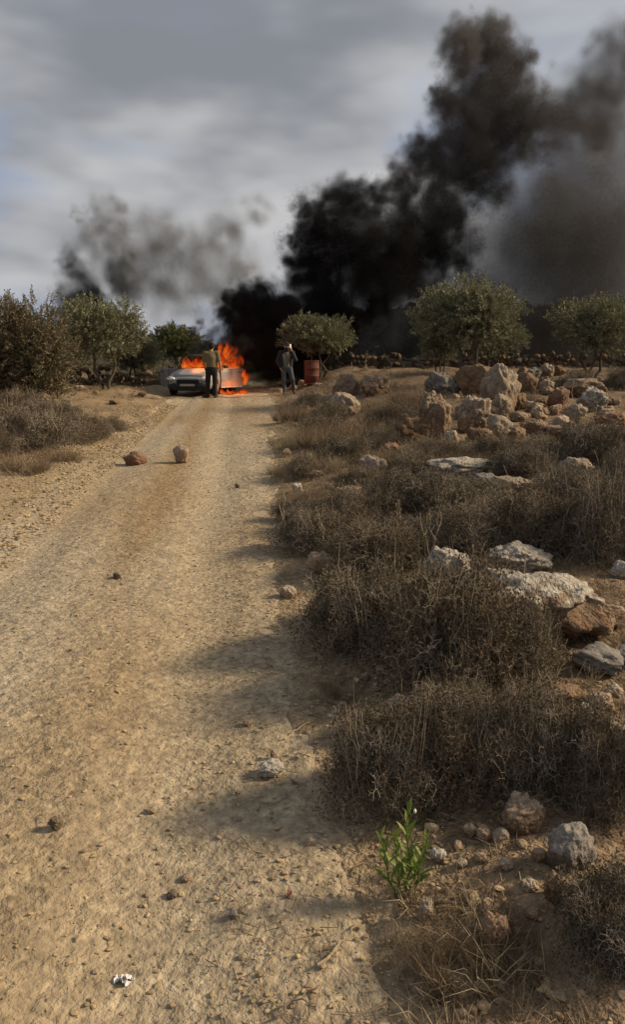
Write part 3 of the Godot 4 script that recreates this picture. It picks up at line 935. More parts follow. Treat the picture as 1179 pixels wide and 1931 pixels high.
func plant_tree(called: String, made: Array, x: float, z: float, turn: float, sc: Vector3, label: String, category: String, group := "", lift := 0.0) -> Node3D:
	var o := thing(called, label, category, Vector3(x, height(x, z) + lift, z), turn, group)
	o.scale = sc
	part("trunk", made[0], M.bark, o)
	tag(part("crown", made[1], M.leaf, o), "", "", "", "stuff")
	return o

func build_trees():
	var big_olive = make_tree(2.72, 2.60, 0.9, 2, 2100, OLIVE, 11)
	plant_tree("olive_tree", big_olive, 6.62, -21.00, 0.0, Vector3.ONE, "large round olive tree behind the boulder pile", "tree", "", 0.35)
	var right_olive = make_tree(2.30, 2.34, 0.85, 3, 1300, OLIVE, 12)
	plant_tree("olive_tree", right_olive, 10.39, -21.00, 0.0, Vector3.ONE, "looser olive tree with several thin stems at the right edge", "tree", "", 0.19)
	var small_olive = make_tree(2.72, 1.99, 0.75, 3, 1400, OLIVE, 13, 0.10, 0.026)
	plant_tree("olive_tree", small_olive, 3.18, -29.00, 0.0, Vector3.ONE, "small silvery olive tree standing behind the rusty oil drum", "tree", "", 0.36)
	var left_olive = make_tree(2.76, 2.95, 1.0, 2, 1900, OLIVE, 14, 0.10, 0.026)
	plant_tree("olive_tree", left_olive, -4.57, -27.00, 0.0, Vector3.ONE, "olive tree at the left with a pale crooked trunk, before the stone wall", "tree", "", 0.05)
	var dry_shrub = make_tree(2.78, 2.58, -0.25, 4, 4300, DRYLEAF, 15, 0.056, 0.023)
	plant_tree("dry_shrub", dry_shrub, -5.28, -19.00, 0.0, Vector3.ONE, "big brown half-dry shrub filling the left edge", "shrub", "", 0.11)
	plant_tree("dry_shrub", dry_shrub, -7.01, -20.00, 2.0, Vector3(0.9, 1.0, 0.9), "second brown shrub cut off by the left edge behind the first", "shrub", "", -0.05)
	var green_tree = make_tree(2.59, 2.36, 0.6, 3, 1000, GREEN, 16, 0.14, 0.045)
	plant_tree("evergreen_tree", green_tree, -3.19, -42.00, 0.0, Vector3.ONE, "green bushy tree beyond the rubble wall, above the car's left door", "tree", "", 0.34)
	plant_tree("evergreen_tree", green_tree, -4.85, -44.00, 1.3, Vector3(0.75, 0.85, 0.75), "smaller green tree between the left olive tree and the bushy one", "tree", "", 0.22)
	plant_tree("evergreen_tree", green_tree, -2.22, -46.00, 2.9, Vector3(0.7, 0.75, 0.7), "low green tree half lost in grey smoke above the burning car", "tree", "", 0.39)
	plant_tree("olive_tree", left_olive, -4.45, -33.00, 2.2, Vector3(0.8, 0.72, 0.8), "olive tree behind and right of the one with the pale trunk", "tree", "", -0.10)
	plant_tree("olive_tree", left_olive, -6.91, -31.00, 4.0, Vector3(0.9, 0.9, 0.9), "olive tree hidden halfway behind the big brown shrub", "tree", "", -0.29)
	plant_tree("olive_tree", big_olive, 9.47, -27.00, 3.0, Vector3(0.75, 0.7, 0.75), "smaller olive tree peeping out right behind the large round one", "tree", "", 0.09)
	plant_tree("olive_tree", right_olive, 6.23, -22.50, 1.0, Vector3(0.6, 0.75, 0.6), "slim olive tree with thin pale stems left of the large round one", "tree", "", 0.17)
	var far_tree = make_tree(9.0, 7.5, 0.8, 1, 700, DUSK, 18, 0.55, 0.28, 0.2)
	plant_tree("hill_tree", far_tree, 13.71, -101.58, 5.76, Vector3(0.63, 0.66, 0.63), "dark tree on the hazy hill behind the stone wall at the right", "tree", "trees on the far hill", -1.32)
	plant_tree("hill_tree", far_tree, 12.33, -81.51, 1.73, Vector3(0.62, 0.67, 0.62), "dark tree on the hazy hill behind the stone wall at the right", "tree", "trees on the far hill", -0.27)
	plant_tree("hill_tree", far_tree, 19.15, -108.05, 4.65, Vector3(0.8, 0.75, 0.8), "dark tree on the hazy hill behind the stone wall at the right", "tree", "trees on the far hill", -1.84)
	plant_tree("hill_tree", far_tree, 17.25, -92.49, 5.66, Vector3(0.73, 0.64, 0.73), "dark tree on the hazy hill behind the stone wall at the right", "tree", "trees on the far hill", -0.84)
	plant_tree("hill_tree", far_tree, 20.00, -98.37, 4.91, Vector3(0.63, 0.62, 0.63), "dark tree on the hazy hill behind the stone wall at the right", "tree", "trees on the far hill", -1.23)
	plant_tree("hill_tree", far_tree, 20.47, -89.22, 1.15, Vector3(0.81, 0.76, 0.81), "dark tree on the hazy hill behind the stone wall at the right", "tree", "trees on the far hill", -0.69)
	plant_tree("hill_tree", far_tree, 22.93, -93.44, 0.82, Vector3(0.65, 0.64, 0.65), "dark tree on the hazy hill behind the stone wall at the right", "tree", "trees on the far hill", -0.96)
	plant_tree("hill_tree", far_tree, 23.92, -91.69, 5.77, Vector3(0.78, 0.77, 0.78), "dark tree on the hazy hill behind the stone wall at the right", "tree", "trees on the far hill", -0.86)
	plant_tree("hill_tree", far_tree, 25.41, -90.28, 0.06, Vector3(0.62, 0.71, 0.62), "dark tree on the hazy hill behind the stone wall at the right", "tree", "trees on the far hill", -0.79)
	plant_tree("hill_tree", far_tree, 24.41, -82.25, 1.02, Vector3(0.73, 0.61, 0.73), "dark tree on the hazy hill behind the stone wall at the right", "tree", "trees on the far hill", -0.34)
	plant_tree("hill_tree", far_tree, 32.13, -102.94, 2.18, Vector3(0.62, 0.79, 0.62), "dark tree on the hazy hill behind the stone wall at the right", "tree", "trees on the far hill", -1.73)
	plant_tree("hill_tree", far_tree, 29.82, -89.13, 0.58, Vector3(0.74, 0.64, 0.74), "dark tree on the hazy hill behind the stone wall at the right", "tree", "trees on the far hill", -0.74)
	plant_tree("hill_tree", far_tree, 38.29, -108.49, 2.54, Vector3(0.74, 0.78, 0.74), "dark tree on the hazy hill behind the stone wall at the right", "tree", "trees on the far hill", -2.25)
	plant_tree("hill_tree", far_tree, 32.13, -86.82, 0.36, Vector3(0.73, 0.67, 0.73), "dark tree on the hazy hill behind the stone wall at the right", "tree", "trees on the far hill", -0.62)
	plant_tree("hill_tree", far_tree, 31.79, -82.55, 1.01, Vector3(0.71, 0.61, 0.71), "dark tree on the hazy hill behind the stone wall at the right", "tree", "trees on the far hill", -0.38)
	plant_tree("hill_tree", far_tree, 39.94, -99.95, 0.9, Vector3(0.8, 0.7, 0.8), "dark tree on the hazy hill behind the stone wall at the right", "tree", "trees on the far hill", -1.58)
	plant_tree("hill_tree", far_tree, 34.05, -82.14, 2.94, Vector3(0.76, 0.77, 0.76), "dark tree on the hazy hill behind the stone wall at the right", "tree", "trees on the far hill", -0.36)
	plant_tree("hill_tree", far_tree, 38.58, -87.97, 5.99, Vector3(0.72, 0.79, 0.72), "dark tree on the hazy hill behind the stone wall at the right", "tree", "trees on the far hill", -0.71)
	plant_tree("hill_tree", far_tree, 39.04, -84.42, 3.18, Vector3(0.65, 0.81, 0.65), "dark tree on the hazy hill behind the stone wall at the right", "tree", "trees on the far hill", -0.50)
	plant_tree("hill_tree", far_tree, 48.36, -102.67, 2.46, Vector3(0.76, 0.77, 0.76), "dark tree on the hazy hill behind the stone wall at the right", "tree", "trees on the far hill", -1.84)
	plant_tree("hill_tree", far_tree, 53.38, -108.65, 2.87, Vector3(0.79, 0.78, 0.79), "dark tree on the hazy hill behind the stone wall at the right", "tree", "trees on the far hill", -2.34)
	plant_tree("hill_tree", far_tree, 44.95, -87.77, 2.46, Vector3(0.83, 0.72, 0.83), "dark tree on the hazy hill behind the stone wall at the right", "tree", "trees on the far hill", -0.72)
	plant_tree("hill_tree", far_tree, 43.03, -82.03, 2.53, Vector3(0.66, 0.91, 0.66), "dark tree on the hazy hill behind the stone wall at the right", "tree", "trees on the far hill", -0.37)
	plant_tree("hill_tree", far_tree, 48.37, -87.96, 5.34, Vector3(0.66, 0.79, 0.66), "dark tree on the hazy hill behind the stone wall at the right", "tree", "trees on the far hill", -0.73)
	plant_tree("hill_tree", far_tree, 58.71, -104.27, 2.99, Vector3(0.71, 0.7, 0.71), "dark tree on the hazy hill behind the stone wall at the right", "tree", "trees on the far hill", -1.98)
	plant_tree("hill_tree", far_tree, 48.17, -81.89, 1.53, Vector3(0.82, 0.96, 0.82), "dark tree on the hazy hill behind the stone wall at the right", "tree", "trees on the far hill", -0.37)
	plant_tree("olive_tree", left_olive, -11.60, -30.00, 0.0, Vector3(1.0, 1.0, 1.0), "olive tree standing in the field past the edge of the view", "tree", "olive trees past the edges", 0.01)
	plant_tree("olive_tree", big_olive, -15.51, -33.00, 1.1, Vector3(1.0, 1.0, 1.0), "olive tree standing in the field past the edge of the view", "tree", "olive trees past the edges", -0.09)
	plant_tree("olive_tree", left_olive, -13.13, -40.00, 2.2, Vector3(1.0, 1.0, 1.0), "olive tree standing in the field past the edge of the view", "tree", "olive trees past the edges", -0.39)
	plant_tree("olive_tree", big_olive, -13.88, -27.00, 3.3000000000000003, Vector3(1.0, 1.0, 1.0), "olive tree standing in the field past the edge of the view", "tree", "olive trees past the edges", 0.17)
	plant_tree("olive_tree", left_olive, 15.87, -24.00, 4.4, Vector3(1.0, 1.0, 1.0), "olive tree standing in the field past the edge of the view", "tree", "olive trees past the edges", -0.04)
	plant_tree("olive_tree", big_olive, 21.22, -28.00, 5.5, Vector3(1.0, 1.0, 1.0), "olive tree standing in the field past the edge of the view", "tree", "olive trees past the edges", -0.36)
	plant_tree("olive_tree", left_olive, 20.59, -34.00, 6.6000000000000005, Vector3(1.0, 1.0, 1.0), "olive tree standing in the field past the edge of the view", "tree", "olive trees past the edges", -0.70)
	plant_tree("hill_tree", far_tree, 6.30, -54.90, 0.85, Vector3(0.46, 0.53, 0.46), "dark scrubby tree close behind the stone wall at the right", "tree", "scrub trees right behind the stone wall", -0.10)
	plant_tree("hill_tree", far_tree, 8.55, -65.00, 2.42, Vector3(0.52, 0.55, 0.52), "dark scrubby tree close behind the stone wall at the right", "tree", "scrub trees right behind the stone wall", -0.10)
	plant_tree("hill_tree", far_tree, 9.91, -61.20, 2.97, Vector3(0.56, 0.5, 0.56), "dark scrubby tree close behind the stone wall at the right", "tree", "scrub trees right behind the stone wall", -0.10)
	plant_tree("hill_tree", far_tree, 9.39, -55.00, 5.55, Vector3(0.58, 0.53, 0.58), "dark scrubby tree close behind the stone wall at the right", "tree", "scrub trees right behind the stone wall", -0.10)
	plant_tree("hill_tree", far_tree, 11.84, -61.20, 4.89, Vector3(0.56, 0.48, 0.56), "dark scrubby tree close behind the stone wall at the right", "tree", "scrub trees right behind the stone wall", -0.10)
	plant_tree("hill_tree", far_tree, 13.19, -61.20, 5.54, Vector3(0.54, 0.41, 0.54), "dark scrubby tree close behind the stone wall at the right", "tree", "scrub trees right behind the stone wall", -0.10)
	plant_tree("hill_tree", far_tree, 12.76, -53.00, 4.01, Vector3(0.59, 0.54, 0.59), "dark scrubby tree close behind the stone wall at the right", "tree", "scrub trees right behind the stone wall", -0.10)
	plant_tree("hill_tree", far_tree, 16.05, -64.60, 4.0, Vector3(0.44, 0.54, 0.44), "dark scrubby tree close behind the stone wall at the right", "tree", "scrub trees right behind the stone wall", -0.10)
	plant_tree("hill_tree", far_tree, 14.58, -54.30, 4.48, Vector3(0.53, 0.47, 0.53), "dark scrubby tree close behind the stone wall at the right", "tree", "scrub trees right behind the stone wall", -0.10)
	plant_tree("hill_tree", far_tree, 16.52, -55.10, 0.08, Vector3(0.42, 0.54, 0.42), "dark scrubby tree close behind the stone wall at the right", "tree", "scrub trees right behind the stone wall", -0.10)
	plant_tree("hill_tree", far_tree, 17.10, -53.60, 5.27, Vector3(0.57, 0.51, 0.57), "dark scrubby tree close behind the stone wall at the right", "tree", "scrub trees right behind the stone wall", -0.10)
	plant_tree("hill_tree", far_tree, 21.53, -64.30, 1.98, Vector3(0.46, 0.49, 0.46), "dark scrubby tree close behind the stone wall at the right", "tree", "scrub trees right behind the stone wall", -0.10)
	plant_tree("hill_tree", far_tree, 22.58, -62.80, 0.16, Vector3(0.5, 0.46, 0.5), "dark scrubby tree close behind the stone wall at the right", "tree", "scrub trees right behind the stone wall", -0.10)
	plant_tree("hill_tree", far_tree, 22.20, -60.30, 3.65, Vector3(0.51, 0.52, 0.51), "dark scrubby tree close behind the stone wall at the right", "tree", "scrub trees right behind the stone wall", -0.10)
	plant_tree("hill_tree", far_tree, 22.26, -57.10, 0.06, Vector3(0.56, 0.46, 0.56), "dark scrubby tree close behind the stone wall at the right", "tree", "scrub trees right behind the stone wall", -0.10)
	plant_tree("hill_tree", far_tree, 26.69, -63.60, 2.29, Vector3(0.44, 0.46, 0.44), "dark scrubby tree close behind the stone wall at the right", "tree", "scrub trees right behind the stone wall", -0.10)
	plant_tree("hill_tree", far_tree, 24.78, -56.40, 5.8, Vector3(0.46, 0.45, 0.46), "dark scrubby tree close behind the stone wall at the right", "tree", "scrub trees right behind the stone wall", -0.10)
	plant_tree("hill_tree", far_tree, 24.14, -53.60, 3.07, Vector3(0.53, 0.53, 0.53), "dark scrubby tree close behind the stone wall at the right", "tree", "scrub trees right behind the stone wall", -0.10)
	plant_tree("hill_tree", far_tree, 30.44, -64.00, 5.29, Vector3(0.56, 0.37, 0.56), "dark scrubby tree close behind the stone wall at the right", "tree", "scrub trees right behind the stone wall", -0.10)
	plant_tree("hill_tree", far_tree, 27.71, -56.20, 4.79, Vector3(0.57, 0.44, 0.57), "dark scrubby tree close behind the stone wall at the right", "tree", "scrub trees right behind the stone wall", -0.10)
	plant_tree("hill_tree", far_tree, 32.96, -64.20, 2.97, Vector3(0.45, 0.39, 0.45), "dark scrubby tree close behind the stone wall at the right", "tree", "scrub trees right behind the stone wall", -0.10)
	plant_tree("hill_tree", far_tree, 31.98, -59.60, 0.03, Vector3(0.58, 0.49, 0.58), "dark scrubby tree close behind the stone wall at the right", "tree", "scrub trees right behind the stone wall", -0.10)
	plant_tree("hill_tree", far_tree, 33.20, -59.60, 2.91, Vector3(0.51, 0.5, 0.51), "dark scrubby tree close behind the stone wall at the right", "tree", "scrub trees right behind the stone wall", -0.10)
	plant_tree("hill_tree", far_tree, 31.84, -55.40, 4.6, Vector3(0.57, 0.43, 0.57), "dark scrubby tree close behind the stone wall at the right", "tree", "scrub trees right behind the stone wall", -0.10)
	pass

# ------------------------------------------------------------------ dry thorn bushes
func thorn(g: Collect, leaf: Collect, r: RandomNumberGenerator, p: Vector3, d: Vector3, len_: float, rad: float, depth: int, col: Color):
	var q := p + d * len_
	g.stick(p, q, rad, rad * 0.8, col)
	if depth == 0:
		for k in 3:
			var a := (d + Vector3(r.randf_range(-1, 1), r.randf_range(-0.6, 1), r.randf_range(-1, 1)) * 0.9).normalized()
			var s := a.cross(Vector3(0.3, 0.2, 0.9)).normalized() * 0.004
			var lc := Color(0.115, 0.085, 0.056).lerp(Color(0.088, 0.078, 0.05), r.randf())
			leaf.quad(q, q + a * 0.006 + s, q + a * 0.014, q + a * 0.006 - s, lc)
		return
	var axis := d.cross(Vector3(r.randf_range(-1, 1), r.randf_range(-1, 1), r.randf_range(-1, 1))).normalized()
	for s in [-1.0, 1.0]:
		thorn(g, leaf, r, q, d.rotated(axis, s * r.randf_range(0.45, 0.95)), len_ * r.randf_range(0.72, 0.98), rad * 0.82, depth - 1, col.lerp(Color(0.36, 0.305, 0.24), 0.15))

func make_bush(seed_: int, count: int, depth: int, tint: Color, upright: float, first: float) -> Array:
	# about 1 m across and 0.5 m tall, foot at the origin
	var r := RandomNumberGenerator.new()
	r.seed = seed_
	var kinds := []
	for k in 5:
		var g := Collect.new()
		var lf := Collect.new()
		thorn(g, lf, r, Vector3.ZERO, Vector3.UP, first, 0.0016, depth, tint.lerp(Color(0.25, 0.20, 0.15), r.randf() * 0.45))
		kinds.append([g, lf])
	for k in 1:
		var g := Collect.new()
		thorn(g, Collect.new(), r, Vector3.ZERO, Vector3.UP, first * 1.1, 0.0018, depth, Color(0.33, 0.29, 0.24))
		kinds.append([g, Collect.new()])
	var n := FastNoiseLite.new()
	n.seed = seed_
	n.frequency = 1.5
	var twigs := Collect.new()
	var leaves := Collect.new()
	for i in count:
		var az := r.randf() * TAU
		var up := pow(r.randf(), 0.8)
		var d := Vector3(cos(az) * sqrt(1.0 - up * up), up, sin(az) * sqrt(1.0 - up * up))
		var rad := (0.80 + n.get_noise_3dv(d * 1.2) * 0.75) * pow(r.randf(), 0.38)
		var p := d * Vector3(0.43, 0.40, 0.43) * rad
		var ax := (d * (1.0 - upright) + Vector3(0, upright + 0.15, 0) + Vector3(r.randf_range(-0.6, 0.6), r.randf_range(-0.5, 0.6), r.randf_range(-0.6, 0.6))).normalized()
		var side := ax.cross(Vector3(r.randf_range(-1, 1), r.randf_range(-1, 1), r.randf_range(-1, 1))).normalized()
		var sc := r.randf_range(0.75, 1.3)
		var kd: Array = kinds[5 if n.get_noise_3dv(p * 2.5 + Vector3(7, 1, 3)) > 0.22 and r.randf() < 0.7 else r.randi() % 5]
		var t := Transform3D(Basis(side, ax, side.cross(ax)).scaled_local(Vector3(sc, sc, sc)), p)
		twigs.put(t, kd[0].v, kd[0].c)
		leaves.put(t, kd[1].v, kd[1].c)
	var stems := Collect.new()
	for i in 46:
		var az := r.randf() * TAU
		var lean := r.randf_range(0.1, 1.25)
		var d := Vector3(cos(az) * sin(lean), cos(lean), sin(az) * sin(lean))
		bent(stems, Vector3(d.x * 0.05, -0.03, d.z * 0.05), d * Vector3(0.40, 0.36, 0.40), 0.006, 0.002, Color(0.15, 0.115, 0.085), r, 0.25, 3, 4)
	for i in 16:
		var az := r.randf() * TAU
		var from := Vector3(cos(az), 0, sin(az)) * sqrt(r.randf()) * 0.36
		var top := from * 1.15 + Vector3(r.randf_range(-0.1, 0.1), r.randf_range(0.40, 0.62), r.randf_range(-0.1, 0.1))
		bent(stems, from + Vector3(0, 0.1, 0), top, 0.0022, 0.0011, Color(0.34, 0.28, 0.20), r, 0.15, 3, 4)
	return [twigs.mesh(), leaves.mesh(), stems.mesh()]

func make_grass_bush(seed_: int, count: int, tones: Array, spread: float) -> Array:
	# a round tuft of dead grass stems, 1 m across and 0.5 m tall
	var r := RandomNumberGenerator.new()
	r.seed = seed_
	var g := Collect.new()
	var knots := []
	for i in 34:
		var az := r.randf() * TAU
		knots.append(Vector3(cos(az), 0, sin(az)) * sqrt(r.randf()) * 0.42 * r.randf_range(0.7, 1.1))
	for i in count:
		var knot: Vector3 = knots[r.randi() % knots.size()]
		var from := knot + Vector3(r.randfn(), 0, r.randfn()) * 0.035
		var l := r.randf_range(0.16, 0.46) * (1.0 - 1.6 * knot.length_squared())
		var d := (knot * spread * 0.5 + Vector3(r.randf_range(-0.55, 0.55), 1.0, r.randf_range(-0.55, 0.55))).normalized()
		var bend := Vector3(r.randf_range(-0.7, 0.7), r.randf_range(-0.3, 0.2), r.randf_range(-0.7, 0.7))
		var side := d.cross(Vector3(r.randf_range(-1, 1), 0.1, r.randf_range(-1, 1))).normalized() * r.randf_range(0.0012, 0.0028)
		var col: Color = tones[r.randi() % tones.size()]
		var p := from
		for k in 3:
			var q := p + (d + bend * k * 0.3).normalized() * l / 3.0
			var w0 := side * (1.0 - k * 0.3)
			var w1 := side * (1.0 - (k + 1) * 0.3)
			g.quad(p - w0, q - w1, q + w1, p + w0, col)
			p = q
		if r.randf() < 0.3:
			var e := side * 2.2
			g.quad(p, p + Vector3(0, 0.012, 0) + e, p + Vector3(0, 0.03, 0), p + Vector3(0, 0.012, 0) - e, col)
	return [g.mesh()]

const STRAW := [Color(0.30, 0.245, 0.165), Color(0.24, 0.19, 0.125), Color(0.36, 0.305, 0.21), Color(0.19, 0.15, 0.10)]
const BROWNSTRAW := [Color(0.20, 0.15, 0.095), Color(0.17, 0.125, 0.08), Color(0.25, 0.195, 0.13), Color(0.14, 0.105, 0.07)]

var bush_kinds := {}

func bush(kind: String, variant: int, x: float, z: float, w: float, h: float, label: String, group := ""):
	var made: Array = bush_kinds[kind][variant % bush_kinds[kind].size()]
	var o := thing("thorn_bush" if kind == "thorn" else "dry_bush" if kind == "dry" else "grass_clump", label, "bush" if kind != "grass" and kind != "rust" else "grass clump", Vector3(x, height(x, z) - 0.02, z), fmod(variant * 2.1 + x * 3.0, TAU), group)
	o.scale = Vector3(w, h / 0.5, w)
	if made.size() == 3:
		tag(part("twigs", made[0], M.twig, o), "", "", "", "stuff")
		tag(part("leaves", made[1], M.leaf, o), "", "", "", "stuff")
		tag(part("stems", made[2], M.twig, o), "", "", "", "stuff")
	else:
		tag(part("blades", made[0], M.straw, o), "", "", "", "stuff")

func build_bushes():
	bush_kinds = {
		"thorn": [
			make_bush(101, 1060, 4, Color(0.18, 0.15, 0.125), 0.2, 0.036), make_bush(102, 1060, 4, Color(0.185, 0.16, 0.135), 0.3, 0.035),
			make_bush(103, 1000, 4, Color(0.165, 0.115, 0.08), 0.2, 0.039)],
		"dry": [make_bush(111, 520, 4, Color(0.22, 0.18, 0.14), 0.4, 0.045), make_bush(112, 480, 4, Color(0.21, 0.165, 0.12), 0.45, 0.047)],
		"grass": [make_grass_bush(121, 1300, STRAW, 1.3), make_grass_bush(122, 1200, STRAW, 1.0)],
		"rust": [make_grass_bush(123, 2200, BROWNSTRAW, 1.5), make_grass_bush(124, 2200, BROWNSTRAW, 1.2)],
	}
	bush("thorn", 1, 0.69, -3.79, 0.80, 0.50, "thorn bush left of the largest, its left end leaning over the verge", "")
	bush("thorn", 2, 1.02, -3.27, 0.87, 0.60, "largest thorn bush, in front of the big hollow limestone block", "")
	bush("thorn", 3, 1.29, -3.22, 0.52, 0.41, "dark thorn bush covering the lower left of the hollow limestone block", "")
	bush("thorn", 4, 0.50, -2.36, 0.48, 0.38, "thorn bush behind the green plant, leaning out over the track", "")
	bush("thorn", 5, 0.77, -2.41, 0.53, 0.38, "grey thorn bush in the middle of the lower row, right of the green plant", "")
	bush("dry", 6, 1.05, -2.34, 0.52, 0.39, "pale grey thorn bush of bare branching twigs in the lower row", "")
	bush("thorn", 7, 1.23, -2.17, 0.44, 0.37, "thorn bush hanging over the smooth grey rock at the right edge", "")
	bush("dry", 8, 1.17, -2.11, 0.22, 0.24, "small bare thorn bush just left of the smooth grey rock's top", "")
	bush("dry", 9, 0.88, -2.73, 0.47, 0.21, "low bare bush filling the gap between the two rows of thorn bushes", "")
	bush("thorn", 10, 0.97, -1.55, 0.40, 0.23, "thorn bush filling the lower right corner, nearest to the camera", "")
	bush("dry", 11, 0.98, -1.65, 0.23, 0.14, "bare thorn bush above the one in the lower right corner", "")
	bush("rust", 12, 0.74, -1.57, 0.29, 0.11, "brown dead grass clump left of the thorn bush in the lower right corner", "")
	bush("rust", 13, 0.54, -1.57, 0.28, 0.14, "brown dead grass clump at the bottom edge beside the sandy track", "")
	bush("grass", 14, 0.42, -1.66, 0.18, 0.10, "thin straw-coloured grass at the track's edge near the bottom", "")
	bush("grass", 15, 0.48, -1.94, 0.19, 0.09, "dead grass round the foot of the green plant", "")
	bush("rust", 16, 0.69, -1.61, 0.19, 0.09, "brown dead grass under the reddish pitted stone", "")
	bush("thorn", 17, 1.03, -5.18, 0.94, 0.35, "long thorn bush by the track above the whitish lichen-spotted rock", "")
	bush("thorn", 18, 0.64, -5.85, 0.79, 0.35, "thorn bush nearest to the track in the middle distance", "")
	bush("dry", 19, 1.72, -5.27, 0.97, 0.45, "tall-stalked thorn bush behind the whitish rock", "")
	bush("thorn", 20, 2.23, -5.19, 0.89, 0.51, "thorn bush behind the bumpy white rock ridge", "")
	bush("thorn", 21, 2.60, -4.89, 0.77, 0.65, "dark thorn bush at the right edge behind the hollow limestone block", "")
	bush("thorn", 22, 1.59, -6.67, 0.95, 0.46, "dark thorn bush below the long whitish slab's left end", "")
	bush("dry", 23, 1.00, -6.46, 0.82, 0.37, "bare thorn bush left of the dark one below the long slab", "")
	bush("thorn", 24, 2.13, -6.28, 1.05, 0.40, "thorn bush between the second pale slab and the tall-stalked bush", "")
	bush("thorn", 25, 3.02, -6.28, 0.96, 0.45, "thorn bush below the humped pale rock", "")
	bush("dry", 26, 3.61, -6.54, 0.76, 0.51, "bare thorn bush cut by the right edge, right of the humped pale rock", "")
	bush("thorn", 27, 3.25, -8.10, 0.85, 0.41, "dark thorn bush between the long slab and the humped pale rock", "")
	bush("thorn", 28, 4.48, -8.71, 1.12, 0.50, "thorn bush at the right edge behind the humped pale rock", "")
	bush("dry", 29, 2.81, -9.50, 0.91, 0.30, "low bare bush right behind the long whitish slab", "")
	bush("dry", 30, 3.87, -9.23, 1.03, 0.29, "low bare bush in front of the rubble", "")
	bush("rust", 31, 0.69, -7.57, 0.72, 0.26, "brown grass clump at the track's edge opposite the long slab", "")
	bush("grass", 32, 1.02, -9.29, 1.01, 0.29, "straw-coloured grass among the low rocks by the track", "")
	bush("rust", 33, 1.45, -11.66, 1.26, 0.50, "brown grass clump beyond the low rocks by the track", "")
	bush("rust", 34, 1.83, -9.22, 0.74, 0.34, "brown grass behind the pale rounded rock with a hole", "")
	bush("dry", 35, 2.09, -8.55, 0.76, 0.38, "bare bush between the pale rounded rock and the long slab", "")
	bush("rust", 36, 2.13, -12.13, 1.31, 0.45, "grass clump in front of the smooth pale boulder", "")
	bush("rust", 37, 3.66, -15.65, 1.24, 0.65, "tall dry broom-like bush on the ridge right of the sunlit tan boulder", "")
	bush("rust", 38, 2.78, -14.08, 1.01, 0.52, "brown grass clump before the sunlit tan boulder", "")
	bush("thorn", 39, 1.99, -19.70, 1.14, 0.51, "round dark thorn bush below the oil drum", "")
	bush("thorn", 40, 1.96, -15.31, 0.98, 0.46, "dark thorn bush left of the smooth pale boulder", "")
	bush("rust", 41, 1.27, -16.45, 1.16, 0.49, "brown grass at the track's edge below the round dark bush", "")
	bush("rust", 42, 2.91, -16.61, 0.95, 0.40, "brown grass in the gap behind the smooth pale boulder", "")
	bush("grass", 43, 0.97, -11.99, 0.94, 0.44, "straw-coloured grass leaning over the track's edge", "")
	bush("grass", 44, 0.60, -9.64, 0.56, 0.29, "thin grass clump nearest the sunlit track in the middle distance", "")
	bush("thorn", 45, 9.46, -19.88, 1.51, 0.71, "rounded dark thorn bush under the right-hand olive tree", "")
	bush("thorn", 46, 10.57, -19.65, 1.16, 0.75, "rounded dark thorn bush at the right edge under the olive tree", "")
	bush("rust", 47, 6.53, -16.09, 0.70, 0.30, "brown grass behind the split reddish stone", "")
	bush("grass", 48, 4.31, -9.77, 0.87, 0.25, "straw-coloured grass at the foot of the rubble", "")
	bush("rust", 49, 5.13, -9.72, 0.95, 0.37, "brown grass below the pinkish flat boulder", "")
	bush("rust", 50, 2.89, -9.06, 0.74, 0.23, "brown grass at the foot of the cracked brown boulder", "")
	bush("grass", 51, 2.53, -11.10, 0.56, 0.48, "dead stalks growing against the brown overgrown boulder", "")
	bush("grass", 52, 0.65, -4.17, 0.35, 0.16, "sparse dry grass at the verge left of the largest bush", "")
	bush("rust", 53, 0.46, -3.24, 0.31, 0.09, "thin brown grass on the verge between the two bush rows", "")
	bush("dry", 54, 0.84, -9.14, 0.66, 0.31, "thorn bush nearest to the track below the low tan rock", "")
	bush("thorn", 55, 1.45, -9.92, 0.93, 0.42, "thorn bush between the low pale rock and the pale rounded rock", "")
	bush("thorn", 56, 1.51, -12.91, 1.02, 0.47, "thorn bush before the round dark bush by the oil drum", "")
	bush("dry", 57, 2.16, -10.90, 0.71, 0.34, "thorn bush touching the white chipped stone", "")
	bush("thorn", 58, 0.56, -7.00, 0.51, 0.25, "brown thorn bush at the very edge of the track, left of the bare one", "")
	bush("thorn", 59, 2.04, -7.00, 0.73, 0.31, "thorn bush under the middle of the long whitish slab", "")
	bush("dry", 60, 3.15, -6.93, 0.58, 0.27, "thorn bush between the second slab and the humped pale rock", "")
	bush("thorn", 61, 2.04, -5.48, 0.67, 0.39, "brown thorn bush between the tall-stalked bush and the white ridge", "")
	bush("thorn", 62, 1.35, -7.98, 0.64, 0.30, "thorn bush below the pale rounded rock with a hole", "")
	bush("dry", 63, 2.50, -9.67, 0.71, 0.30, "thorn bush at the foot of the tall yellow boulder", "")
	bush("thorn", 64, 4.75, -9.73, 0.87, 0.37, "thorn bush below the thin white stone", "")
	bush("thorn", 65, 3.37, -9.43, 0.77, 0.29, "thorn bush at the foot of the squarish boulder", "")
	bush("dry", 66, 3.12, -5.62, 0.53, 0.41, "brown thorn bush at the right edge, lower than the bare one", "")
	bush("thorn", 67, 0.63, -6.61, 0.49, 0.23, "low thorn bush just behind the one nearest to the track", "")
	bush("thorn", 68, 2.84, -13.15, 1.14, 0.48, "dark thorn bush in front of the broom-like bush", "")
	bush("dry", 69, 0.59, -4.17, 0.45, 0.25, "low thorn bush between the track and the largest bush", "")
	bush("thorn", 70, 0.51, -2.79, 0.27, 0.15, "low thorn bush on the verge between the two bush rows", "")
